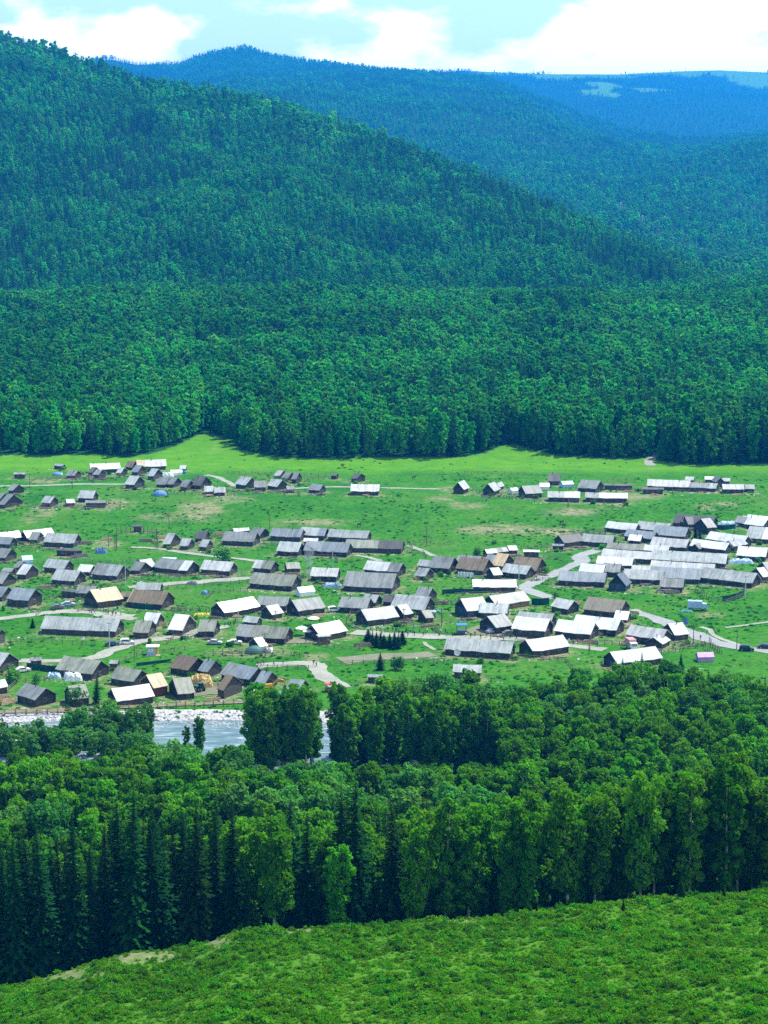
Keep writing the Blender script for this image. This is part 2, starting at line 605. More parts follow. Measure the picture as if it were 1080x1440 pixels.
def link(name, me, parent=None, loc=(0, 0, 0), rz=0.0, sc=1.0):
    o = bpy.data.objects.new(name, me)
    COL.objects.link(o)
    if parent is not None:
        o.parent = parent
    o.location = loc
    o.rotation_euler = (0, 0, rz)
    o.scale = (sc, sc, sc) if not isinstance(sc, tuple) else sc
    return o


def thing(name, label, cat, loc=(0, 0, 0), rz=0.0, group=None):
    o = bpy.data.objects.new(name, None)
    COL.objects.link(o)
    o.empty_display_size = 0.5
    o.location = loc
    o.rotation_euler = (0, 0, rz)
    return tag(o, label, cat, group)


def tag(o, label, cat, group=None):
    o['label'] = label
    o['category'] = cat
    if group:
        o['group'] = group
    return o


def np_mesh(name, V, F, mats, mi=None, smooth=False):
    me = bpy.data.meshes.new(name)
    V = np.asarray(V, np.float32)
    F = np.asarray(F, np.int32)
    k = F.shape[1]
    me.vertices.add(len(V))
    me.vertices.foreach_set('co', V.ravel())
    me.loops.add(F.size)
    me.loops.foreach_set('vertex_index', F.ravel())
    me.polygons.add(len(F))
    me.polygons.foreach_set('loop_start', np.arange(0, F.size, k, dtype=np.int32))
    me.polygons.foreach_set('loop_total', np.full(len(F), k, np.int32))
    for m in mats:
        me.materials.append(MATS[m])
    if mi is not None:
        me.polygons.foreach_set('material_index', np.asarray(mi, np.int32))
    if smooth:
        me.polygons.foreach_set('use_smooth', np.ones(len(F), bool))
    me.update(calc_edges=True)
    me.validate()
    return me


# ------------------------------------------------------------------ ground
def ground_material():
    m, t, out = mat('meadow_ground')
    geo = N(t, 'ShaderNodeNewGeometry')
    P = geo.outputs['Position']
    far = N(t, 'ShaderNodeAttribute', attribute_name='forest')
    near = N(t, 'ShaderNodeAttribute', attribute_name='near_bench')
    dry = N(t, 'ShaderNodeAttribute', attribute_name='bare')
    n1 = noise(t, P, 0.022, 5, 0.6)
    n2 = noise(t, P, 0.13, 5, 0.65)
    n3 = noise(t, P, 0.55, 6, 0.75)
    n4 = noise(t, P, 0.006, 3, 0.5)
    valley = ramp(t, n2, [(0.32, (0.012, 0.090, 0.007)), (0.46, (0.026, 0.145, 0.008)), (0.60, (0.044, 0.180, 0.010)), (0.74, (0.090, 0.185, 0.030))])
    valley = mixc(t, 0.5, valley, ramp(t, n1, [(0.35, (0.018, 0.125, 0.007)), (0.52, (0.044, 0.190, 0.009)), (0.68, (0.095, 0.185, 0.032))]))
    dryf = N(t, 'ShaderNodeMath', operation='MULTIPLY')
    LK(t, dry.outputs['Fac'], dryf.inputs[0])
    LK(t, ramp(t, n2, [(0.36, (0, 0, 0)), (0.58, (1, 1, 1))]), dryf.inputs[1])
    valley = mixc(t, dryf.outputs[0], valley, ramp(t, n3, [(0.3, (0.17, 0.185, 0.085)), (0.7, (0.26, 0.25, 0.14))]))
    valley = mixc(t, 0.55, valley, ramp(t, n3, [(0.38, (0.16, 0.25, 0.17)), (0.50, (0.72, .76, .72)), (0.64, (1.3, 1.18, 1.15))]), 'MULTIPLY')
    bench = ramp(t, n3, [(0.34, (0.026, 0.105, 0.005)), (0.5, (0.052, 0.170, 0.007)), (0.64, (0.078, 0.205, 0.010))])
    bench = mixc(t, 0.35, bench, ramp(t, n2, [(0.35, (0.035, 0.13, 0.01)), (0.65, (0.08, 0.19, 0.022))]))
    bare = ramp(t, n3, [(0.3, (0.10, 0.13, 0.05)), (0.7, (0.24, 0.22, 0.13))])
    bf = N(t, 'ShaderNodeMath', operation='MULTIPLY')
    LK(t, dry.outputs['Fac'], bf.inputs[0])
    LK(t, ramp(t, n3, [(0.35, (0.3, 0.3, 0.3)), (0.6, (1, 1, 1))]), bf.inputs[1])
    bench = mixc(t, bf.outputs[0], bench, bare)
    lime = N(t, 'ShaderNodeAttribute', attribute_name='lush')
    valley = mixc(t, lime.outputs['Fac'], valley, ramp(t, n2, [(0.35, (0.055, 0.205, 0.006)), (0.65, (0.095, 0.25, 0.009))]))
    c = mixc(t, near.outputs['Fac'], valley, bench)
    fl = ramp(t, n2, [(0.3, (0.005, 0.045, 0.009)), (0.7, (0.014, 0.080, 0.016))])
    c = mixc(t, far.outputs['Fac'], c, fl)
    principled(t, out, c, 0.95, 0, 0.05, bump=n3, bstr=0.6, bdist=0.35)
    MATS['meadow_ground'] = m


ground_material()


FOREST_EDGE = np.array([(-300, 640), (0, 637), (70, 640), (130, 637), (180, 643), (215, 636), (245, 627), (275, 612), (295, 604), (318, 616), (340, 632), (380, 641), (430, 645),
                        (500, 643), (560, 642), (640, 642), (680, 637), (700, 628), (722, 622), (745, 631), (800, 642), (850, 644), (905, 643), (918, 640), (930, 648), (960, 652), (1020, 653), (1080, 651), (1400, 648)], float)
rng = np.random.default_rng(7)


def edge_y(px):
    return np.interp(px, FOREST_EDGE[:, 0], FOREST_EDGE[:, 1])


def in_forest(x, y):
    px, py = project(x, y, T(x, y))
    return (py < edge_y(px)) & (y > 820)


BARE = [(165, 708, 26, 7), (285, 715, 38, 10), (330, 702, 30, 5), (60, 720, 16, 9), (45, 728, 12, 8), (655, 710, 26, 6), (620, 702, 22, 4), (860, 708, 22, 8), (880, 700, 18, 6), (700, 745, 60, 8),
        (780, 748, 50, 6), (905, 698, 30, 5), (800, 720, 40, 6), (915, 655, 10, 8), (440, 735, 60, 5), (250, 728, 60, 6), (1010, 712, 30, 6), (60, 676, 25, 4), (640, 688, 25, 4),
        (300, 628, 12, 10), (180, 1345, 95, 9), (300, 1325, 40, 8), (90, 1370, 60, 9), (640, 1292, 30, 5), (420, 1308, 30, 4), (1000, 865, 20, 5), (350, 918, 60, 7), (300, 975, 35, 8), (30, 990, 30, 8), (860, 900, 25, 6), (720, 890, 60, 8), (445, 925, 18, 8), (150, 765, 25, 6), (235, 762, 25, 5)]


ALP = [(850, 124, 34, 12), (1062, 114, 36, 13), (930, 127, 60, 6), (700, 103, 70, 4), (880, 105, 130, 6), (1005, 101, 90, 5), (790, 108, 40, 6)]


def alpine(x, y):
    px, py = project(x, np.maximum(y, 60), T(x, y))
    d = np.full(np.shape(px), -1.0)
    for cx, cy, rx, ry in ALP:
        d = np.maximum(d, 1 - ((px - cx) / rx) ** 2 - ((py - cy) / ry) ** 2)
    return (y > 9800) & (d + 1.6 * fbm(x / 260, y / 420, 91, 3) > 0.2)


def make_ground():
    ys = np.concatenate([np.arange(-60, 150, 7.0), np.arange(150, 300, 1.6), np.arange(300, 415, 4.0), np.arange(415, 482, 2.0), np.arange(482, 700, 2.6),
                         np.arange(700, 960, 3.5), np.geomspace(960, 13800, 340)])
    nx = 260
    s = np.linspace(-1, 1, nx)
    w = 100 + 0.245 * np.maximum(ys, 0)
    X = s[None, :] * w[:, None]
    Y = np.repeat(ys[:, None], nx, 1)
    Z = T(X, Y)
    V = np.stack([X, Y, Z], -1).reshape(-1, 3)
    i = np.arange((len(ys) - 1) * nx).reshape(len(ys) - 1, nx)[:, :-1].ravel()
    F = np.stack([i, i + 1, i + 1 + nx, i + nx], 1)
    me = np_mesh('ground', V, F, ['meadow_ground'], smooth=True)
    x, y, z = V.T
    yy = np.maximum(y, 60)
    px, py = project(x, yy, z)
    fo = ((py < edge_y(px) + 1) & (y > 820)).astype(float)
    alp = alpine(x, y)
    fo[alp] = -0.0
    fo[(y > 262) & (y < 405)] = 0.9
    nb = (y < 285).astype(float)
    lu = np.clip((668 - py + 5 * vnoise(x / 12, y / 20, 17)) / 10, 0, 1) * (y > 800) * .85
    ba = np.zeros(len(x))
    for cx, cy, rx, ry in BARE:
        d = ((px - cx) / rx) ** 2 + ((py - cy) / ry) ** 2
        ba = np.maximum(ba, np.clip(1.4 - d, 0, 1) * (y < 1000))
    for rec in HREC:
        h, L_, hf = rec[0], rec[3] / 2, rec[4]
        r_ = -h.rotation_euler.z
        u_ = (x - h.location.x) * math.cos(r_) - (y - h.location.y) * math.sin(r_)
        v_ = (x - h.location.x) * math.sin(r_) + (y - h.location.y) * math.cos(r_)
        dd = np.hypot(np.maximum(np.abs(u_) - L_, 0), np.maximum(np.abs(v_ + 1.0) - hf, 0))
        ba = np.maximum(ba, np.clip(1.15 - dd / 3.6, 0, 1) * .95)
    ba[alp] = 0.45
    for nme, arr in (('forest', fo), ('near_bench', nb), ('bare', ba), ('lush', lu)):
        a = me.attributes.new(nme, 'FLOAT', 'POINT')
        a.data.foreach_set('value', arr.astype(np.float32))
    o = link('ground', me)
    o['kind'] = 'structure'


# river, gravel bank
m, t, out = mat('river_water')
geo = N(t, 'ShaderNodeNewGeometry')
mpw = N(t, 'ShaderNodeMapping')
mpw.inputs['Scale'].default_value = (0.10, 0.55, 1)
LK(t, geo.outputs['Position'], mpw.inputs['Vector'])
nz = noise(t, mpw.outputs[0], 1.6, 6, 0.7)
wc = ramp(t, nz, [(0.42, (0.07, 0.13, 0.14)), (0.56, (0.13, 0.21, 0.22)), (0.70, (0.5, 0.56, 0.56))])
b = principled(t, out, wc, 0.38, 0, 0.25, bump=noise(t, mpw.outputs[0], 5.0, 5, 0.7), bstr=0.6, bdist=0.2)
MATS['river_water'] = m
m, t, out = mat('gravel')
geo = N(t, 'ShaderNodeNewGeometry')
vo = N(t, 'ShaderNodeTexVoronoi')
vo.inputs['Scale'].default_value = 1.3
LK(t, geo.outputs['Position'], vo.inputs['Vector'])
gcol = mixc(t, 0.5, ramp(t, noise(t, geo.outputs['Position'], 1.2, 6, 0.8), [(0.35, (0.22, 0.22, 0.21)), (0.6, (0.62, 0.62, 0.60))]),
            ramp(t, vo.outputs['Distance'], [(0.05, (0.62, 0.63, 0.62)), (0.6, (0.25, 0.25, 0.25))]))
principled(t, out, gcol, 0.9, 0, 0.2, bump=vo.outputs['Distance'], bstr=0.9, bdist=0.3)
MATS['gravel'] = m


def drape(name, pts, width, matname, off=0.07, step=1.2, cross=5, jitter=0.34, seed=1):
    """A ribbon laid on the terrain along world points."""
    P = [Vector((p[0], p[1])) for p in pts]
    # Catmull-Rom resample
    out = []
    for i in range(len(P) - 1):
        p0, p1, p2, p3 = P[max(i - 1, 0)], P[i], P[i + 1], P[min(i + 2, len(P) - 1)]
        n = max(2, int((p2 - p1).length / step))
        for k in range(n):
            u = k / n
            out.append(0.5 * ((2 * p1) + (p2 - p0) * u + (2 * p0 - 5 * p1 + 4 * p2 - p3) * u * u + (3 * p1 - p0 - 3 * p2 + p3) * u ** 3))
    out.append(P[-1])
    C = np.array([(p.x, p.y) for p in out])
    D = np.gradient(C, axis=0)
    D /= np.maximum(np.linalg.norm(D, axis=1, keepdims=True), 1e-6)
    Nn = np.stack([-D[:, 1], D[:, 0]], 1)
    s = np.linspace(-0.5, 0.5, cross)
    arc = np.concatenate([[0], np.cumsum(np.linalg.norm(np.diff(C, axis=0), axis=1))])
    wl = width * (1 + jitter * 2 * vnoise(arc / 6, arc * 0, seed) + jitter * vnoise(arc / 2, arc * 0, seed + 3))
    wr = width * (1 + jitter * 2 * vnoise(arc / 6, arc * 0 + 5, seed) + jitter * vnoise(arc / 2, arc * 0 + 5, seed + 3))
    ww = np.where(s[None, :] < 0, wl[:, None], wr[:, None])
    X = C[:, 0:1] + Nn[:, 0:1] * s[None, :] * ww
    Y = C[:, 1:2] + Nn[:, 1:2] * s[None, :] * ww
    Z = T(X, Y) + off
    V = np.stack([X, Y, Z], -1).reshape(-1, 3)
    n = len(C)
    i = (np.arange(n - 1)[:, None] * cross + np.arange(cross - 1)[None, :]).ravel()
    F = np.stack([i, i + 1, i + 1 + cross, i + cross], 1)
    o = link(name, np_mesh(name, V, F, [matname], smooth=True))
    o['kind'] = 'structure'
    return o


def path(name, pix, width, matname='dirt', **kw):
    return drape(name, [at(*p)[:2] for p in pix], width, matname, **kw)


def road_mat(name, a, b):
    m, t, out = mat(name)
    geo = N(t, 'ShaderNodeNewGeometry')
    n3 = noise(t, geo.outputs['Position'], 0.8, 5, 0.7)
    n2 = noise(t, geo.outputs['Position'], 0.15, 3, 0.6)
    c = mixc(t, 0.4, ramp(t, n3, [(0.3, a), (0.65, b)]), ramp(t, n2, [(0.35, a), (0.65, b)]))
    principled(t, out, c, 0.95, 0, 0.1, bump=n3, bstr=0.4, bdist=0.1)
    MATS[name] = m


road_mat('dirt', (0.17, 0.19, 0.14), (0.33, 0.33, 0.28))
road_mat('brown_dirt', (0.10, 0.125, 0.06), (0.21, 0.20, 0.14))
road_mat('asphalt_pale', (0.19, 0.21, 0.20), (0.29, 0.30, 0.29))

wys = np.array([RIVER_N - 8, RIVER_N + 10, 450, RIVER_F - 8, RIVER_F + 5])
wx = np.linspace(-260, 300, 120)
V = np.stack([np.repeat(wx[None, :], 5, 0), np.repeat(wys[:, None], 120, 1), np.full((5, 120), -1.5)], -1).reshape(-1, 3)
i = (np.arange(4)[:, None] * 120 + np.arange(119)[None, :]).ravel()
o = link('river', np_mesh('river', V, np.stack([i, i + 1, i + 121, i + 120], 1), ['river_water']))
o['kind'] = 'structure'
drape('gravel_bank', [(x, RIVER_F + 4.0 + 1.2 * math.sin(x / 11)) for x in range(-150, 0, 10)], 10.5, 'gravel', off=0.06, cross=9, seed=5, jitter=.1)
path('gravel_bar', [(-30, 1046), (60, 1048), (150, 1050), (205, 1046)], 5.0, 'gravel', off=1.6, cross=7, seed=8)

ROADS = [
    ('dirt_track', [(-25, 684), (50, 683), (110, 681), (178, 681)], 3.2, 'dirt'),
    ('dirt_track', [(290, 668), (305, 671), (318, 677), (332, 684)], 3.0, 'dirt'),
    ('dirt_track', [(415, 687), (470, 685), (530, 686), (620, 688)], 2.6, 'dirt'),
    ('dirt_road', [(-25, 872), (30, 867), (67, 862), (102, 860), (144, 864), (191, 871)], 4.4, 'dirt'),
    ('dirt_road', [(28, 929), (80, 930), (133, 925), (153, 917), (189, 904), (240, 897), (264, 893), (290, 885), (322, 881)], 4.6, 'dirt'),
    ('dirt_track', [(184, 770), (222, 772), (293, 782), (336, 786), (364, 790)], 2.8, 'dirt'),
    ('dirt_road', [(180, 826), (231, 822), (287, 818), (352, 813)], 5.0, 'dirt'),
    ('dirt_track', [(498, 781), (518, 784), (535, 789)], 2.2, 'dirt'),
    ('dirt_track', [(573, 767), (592, 774), (610, 782)], 2.8, 'dirt'),
    ('village_road', [(778, 842), (762, 838), (744, 831), (737, 825), (764, 813), (795, 800), (816, 790), (816, 781), (838, 774)], 5.4, 'asphalt_pale'),
    ('village_road', [(885, 858), (920, 869), (942, 878), (975, 892), (1004, 903), (1040, 910), (1100, 919)], 5.6, 'asphalt_pale'),
    ('footpath', [(985, 882), (997, 886), (1001, 892), (1013, 898), (1040, 907)], 1.7, 'dirt'),
    ('footpath', [(1020, 883), (1045, 880), (1095, 873)], 1.3, 'dirt'),
    ('village_street', [(497, 889), (540, 893), (600, 895), (650, 897), (700, 898), (740, 900)], 6.5, 'dirt'),
    ('dirt_track', [(795, 907), (820, 910), (850, 914)], 4.0, 'dirt'),
    ('dirt_yard', [(480, 930), (527, 925), (575, 922), (608, 919)], 7.5, 'brown_dirt'),
    ('footpath', [(598, 903), (600, 907), (612, 914)], 1.5, 'dirt'),
    ('dirt_road', [(362, 937), (404, 934), (438, 934), (448, 942), (458, 952), (480, 968)], 5.2, 'dirt'),
    ('dirt_yard', [(262, 975), (290, 972), (318, 971)], 9.0, 'brown_dirt'),
    ('dirt_yard', [(150, 862), (165, 866), (185, 868)], 8.0, 'dirt'),
    ('dirt_yard', [(385, 900), (410, 903), (440, 902)], 6.0, 'brown_dirt'),
    ('dirt_yard', [(660, 884), (700, 890), (740, 894)], 10.0, 'brown_dirt'),
    ('dirt_track', [(915, 655), (912, 648), (922, 640), (930, 632)], 4.0, 'dirt'),
]
for k, (nm, pts, w, mt) in enumerate(ROADS):
    path(nm, pts, w, mt, off=0.08 + 0.012 * (k % 7), seed=20 + k)
# riverside boardwalk
drape('boardwalk', [(at(px, py).x, at(px, py).y) for px, py in [(-20, 1003), (67, 1000), (140, 997), (222, 993), (300, 990), (372, 987)]], 2.4, 'brown_dirt', off=0.25, jitter=0.02)

# ------------------------------------------------------------------ houses
CROPS = {'A': (0, 720, 4.5), 'B': (220, 720, 4.5), 'C': (420, 720, 4.5), 'D': (640, 720, 4.5), 'E': (840, 720, 4.5), 'F': (0, 840, 4.5), 'G': (220, 840, 4.5),
         'H': (420, 840, 4.5), 'I': (620, 800, 4.5), 'J': (840, 800, 4.5), 'U': (0, 620, 3.0), 'X': (300, 620, 3.0), 'Y': (600, 640, 4.5), 'Z': (820, 640, 4.154),
         'P': (0, 640, 8.308), 'Q': (110, 640, 8.308), 'R': (0, 735, 8.308)}
# sheet of measurements: frame, left and right end of the eave, wall foot, wall height, roof height, sideways lean of the ridge, roof colour(s)
HOUSES = """
P 90 165 445 40 72 75 G
P -20 62 612 40 125 118 G
P -45 10 545 35 70 60 G
P 478 600 605 55 78 55 L
P 780 878 600 45 47 -12 L
P 775 825 260 25 70 45 G
P 828 870 270 35 60 45 G
P 620 740 150 25 22 20 B
P 155 295 245 22 14 10 L
Q -10 178 525 30 90 40 L
Q 78 325 585 28 28 10 G
Q 148 490 195 38 68 -8 W
Q 690 1030 160 35 78 -8 T:0.3,C
Q 115 170 240 40 65 50 D
Q 172 245 280 55 62 50 G
Q 440 505 245 40 65 45 L
Q 545 640 160 25 70 40 N
Q 618 705 235 45 80 60 B
Q 805 890 290 50 90 60 L
Q 540 665 395 60 100 70 L
Q 905 1030 375 40 80 55 G
U 703 735 197 16 30 20 G
U 757 790 210 18 30 20 G
U 805 850 205 20 38 25 D
U 862 902 225 13 24 0 L
U 905 952 228 12 24 0 L
U 757 785 125 8 16 3 L
X 90 140 200 18 33 28 L
X 172 225 213 20 28 0 G
X 225 272 207 18 30 25 L
X 255 283 158 12 24 18 L
X 288 318 170 14 26 18 G
X 330 350 180 20 30 14 G
X 310 343 217 14 15 -3 G
X 400 422 218 14 26 18 G
X 422 450 222 16 25 16 B
X 495 520 157 10 10 6 D
X 580 608 175 18 22 20 D
X 578 700 228 18 30 3 C
Y 622 735 268 28 52 -27 G
Y 765 845 180 18 50 3 D
Y 765 970 293 28 40 0 L:0.5,C
Z -30 75 205 15 48 25 G
Z 12 258 268 20 32 0 G:0.33,W
Z 375 620 200 20 40 3 C
Z 620 725 202 14 30 8 G
Z 715 775 205 12 32 10 L
Z 595 645 150 6 20 5 L
Z 710 765 148 6 18 0 W
Z 810 858 160 8 20 0 L
Z 815 940 207 10 30 -5 L
Z 945 1003 210 15 26 -5 G
Z 120 290 190 12 10 0 D
Z 345 470 215 15 12 0 D
E 55 235 128 25 42 20 W
E 250 440 118 10 48 20 L
E 690 755 140 45 60 -45 G
E 572 625 95 20 50 -25 D
E 480 520 85 20 45 20 D
E 490 720 80 15 50 20 D
E 175 345 185 28 45 25 B
E 355 550 160 15 60 22 B
E 195 272 195 18 38 12 W
E 340 555 240 28 52 20 C
E -100 92 212 25 50 15 L
E 60 285 240 8 38 10 V
E 290 445 255 12 38 8 W
E 30 335 310 25 48 15 C
E -5 215 350 22 50 12 W
D 785 935 395 20 52 15 W
E 30 140 400 25 55 12 G
D 652 945 468 35 62 10 B
E 165 410 455 35 62 8 L
E 395 540 485 15 55 8 G
E 345 800 320 12 62 12 L
E 340 725 370 10 48 10 C
E 215 640 445 35 68 12 C:0.27,B
E 660 965 455 28 65 30 L
E 700 910 195 15 48 30 W
E 595 800 250 28 45 25 W
E 850 955 225 18 38 -38 B
E 885 1060 300 25 60 12 W
E 905 1040 105 30 45 30 W
E 945 1100 60 5 35 20 W
E 870 930 75 12 40 20 G
E 945 1100 195 30 75 25 L:0.6,W
E 1040 1095 440 35 60 -45 L
E 1070 1120 395 30 55 -35 G
D 680 820 220 35 48 -35 D
D 612 688 240 25 12 2 B
D 430 535 272 20 10 0 W
D 200 235 268 8 28 -15 L
D 236 266 264 8 28 -15 L
D 268 300 260 8 28 -15 G
D 302 334 256 8 28 -15 L
D 340 398 248 8 32 -15 L
D 5 180 385 25 75 35 N
D 232 305 355 20 78 40 T
D 185 250 340 15 60 25 B
D 360 515 395 35 80 35 N
D 295 450 420 38 55 30 L
D 240 300 415 20 48 -28 L
C 825 955 378 28 75 35 G
C 750 830 350 12 40 20 L
D 5 150 330 10 50 20 B
D 110 390 505 35 50 -3 W
D 70 215 665 50 80 -45 L
D 250 478 605 35 62 -48 L
D 150 330 660 25 65 10 L
D 250 365 765 45 75 -58 G
D 385 600 710 15 65 25 L
D 360 570 795 55 80 30 W
D 610 715 630 30 55 40 C
D 815 1040 645 25 80 35 O
D 745 1015 775 45 75 30 W
D 630 855 805 48 75 30 W
I 22 440 560 45 75 20 L
I 570 820 545 45 75 -50 L
J 105 190 335 20 55 15 W
J 188 400 475 50 65 35 C
J 480 580 450 40 75 -45 B
J 110 420 585 10 75 -50 B
R -60 240 200 20 80 -35 W
R 330 625 185 30 85 -45 W
R -60 125 300 60 85 55 B
R 335 440 235 40 95 50 G
R 500 880 270 45 110 50 L
R -60 80 430 30 110 75 G
R 160 225 560 40 80 72 G
R 195 315 660 65 120 85 W
R 15 145 600 30 45 30 G
R -60 40 745 45 130 90 G
R 500 770 565 45 100 65 L
R 590 890 715 50 125 75 L
R 650 960 370 42 20 8 D
A 487 575 395 20 48 25 W
A 575 750 428 35 70 45 G:0.45,L
A 820 890 390 25 55 40 G
A 915 985 360 15 52 -35 L
B -25 205 390 35 62 45 G:0.75,W
B 35 125 305 5 12 5 W
A -60 20 565 35 65 45 B
A 38 190 600 50 75 50 B
A 622 772 600 45 80 -47 T
A 800 1035 610 38 82 45 T:0.02,N
A 855 1015 500 12 48 15 L
A 755 835 550 15 28 5 N
A 480 600 520 10 50 20 G
A 385 500 525 20 15 10 D
A 843 898 130 38 6 2 D
F 250 745 238 38 82 32 L
F 900 995 190 30 70 30 W
F 838 945 250 32 80 28 V
F -70 -10 300 55 50 30 D
F -80 10 475 45 90 65 L
F 345 600 510 48 85 60 V
F 690 745 435 15 25 10 L
F 190 265 410 10 22 3 G
F 690 860 550 35 75 55 V
F 95 245 680 55 75 72 G
F -70 45 615 45 50 -20 C
F 460 565 690 60 85 -28 V
F 745 970 680 45 82 -35 C
G -20 70 625 65 85 -45 T
G 135 242 645 45 100 -32 V
G 80 212 490 45 82 68 N
G 265 335 505 45 72 50 B
G 400 600 545 50 75 62 G:0.4,B
G 385 432 640 62 95 65 N
G 625 695 585 50 75 45 B
G 820 915 600 20 70 32 B
G 72 172 240 40 100 48 W
G 258 370 245 35 75 22 V
B 432 648 650 38 65 -48 W
B 630 830 600 15 58 18 G
B 728 802 670 30 58 -40 L
B 895 1068 650 40 70 -42 G
G 545 640 165 10 40 20 L
G 495 820 285 38 75 32 G:0.3,V
G 650 700 325 22 55 -40 W
H 132 305 260 38 70 -55 C
B 40 90 225 25 72 38 L
B 145 205 238 28 48 25 L
B 240 310 180 15 50 20 D
B 268 320 245 28 48 25 L
B 490 590 125 4 22 -8 L
B 590 660 170 28 48 35 G
B 410 620 210 30 60 25 G
B 715 915 180 28 52 22 B
C 0 165 165 22 50 20 L:0.7,B
C 180 435 180 22 50 18 L
C 290 655 258 33 53 12 V:0.58,D
C 30 310 275 30 62 22 B
B 758 900 275 30 62 25 L
C 30 122 190 4 22 3 W
B 275 470 398 35 60 30 C
B 605 730 378 25 52 30 C:0.45,V
B 825 912 370 15 42 -10 V
B 582 865 490 35 70 35 V
C 72 245 440 38 55 15 C
C 410 635 395 28 58 28 W:0.66,G
C 280 595 505 35 95 30 G
C 735 805 430 30 52 30 L
C 250 435 640 40 68 25 G
C 400 490 575 10 50 25 L
C 530 590 575 10 45 15 D
C 430 635 710 40 72 -42 L
C 580 800 640 35 85 38 L
C 730 815 560 20 70 35 G
C 660 722 680 40 60 -45 L
C 800 855 700 35 50 -30 V
H 435 530 540 35 18 3 B
I 75 255 660 10 50 5 L
"""
# gable-fronted: frame, left, right, foot, wall height, gable height, depth (m), turn (deg), colour
GABLES = """
Y 160 235 245 35 45 7 24 L
Y 348 425 255 35 45 7 28 L
Y 425 462 222 15 25 5 28 L
Z 775 830 190 35 25 6 -12 G
E 65 180 500 45 70 7 22 S
E 590 640 255 12 30 5 40 G
J 300 405 500 25 35 6 34 L
"""
ZONES = [(lambda x, y: y < 727 and x < 60, 'at left edge of far terrace'),
         (lambda x, y: y < 727 and 60 <= x < 165, 'in far left hamlet'),
         (lambda x, y: y < 727 and 165 <= x < 330, 'in hamlet under meadow tongue'),
         (lambda x, y: y < 727 and 330 <= x < 600, 'in small mid-terrace far hamlet'),
         (lambda x, y: y < 727 and 600 <= x < 800, 'on far terrace right of centre'),
         (lambda x, y: y < 720 and x >= 800, 'in far right hamlet'),
         (lambda x, y: y < 835 and x < 200, 'in crowded left-edge row'),
         (lambda x, y: y < 835 and 200 <= x < 420, 'left of the smoke'),
         (lambda x, y: y < 835 and 420 <= x < 590, 'right of the smoke'),
         (lambda x, y: y < 835 and 590 <= x < 770, 'beside pale road bend'),
         (lambda x, y: y < 762 and x >= 770, 'atop the packed right cluster'),
         (lambda x, y: y < 790 and x >= 770, 'inside the packed right cluster'),
         (lambda x, y: y < 840 and x >= 770, 'at foot of packed right cluster'),
         (lambda x, y: y < 915 and x < 220, 'near left dirt road'),
         (lambda x, y: y < 915 and 220 <= x < 420, 'above the tents'),
         (lambda x, y: y < 925 and 420 <= x < 620, 'around the crowded street'),
         (lambda x, y: y < 935 and 620 <= x < 800, 'on lower right street'),
         (lambda x, y: y < 945 and x >= 800, 'at lower right village end'),
         (lambda x, y: x < 130, 'by river at left edge'),
         (lambda x, y: True, 'in riverside group by boardwalk')]
ORD = ['leftmost', 'second from left', 'third from left', 'fourth from left', 'fifth from left', 'sixth from left', 'seventh from left', 'eighth from left', 'ninth from left', 'tenth from left']

HREC = []
rnd = random.Random(5)


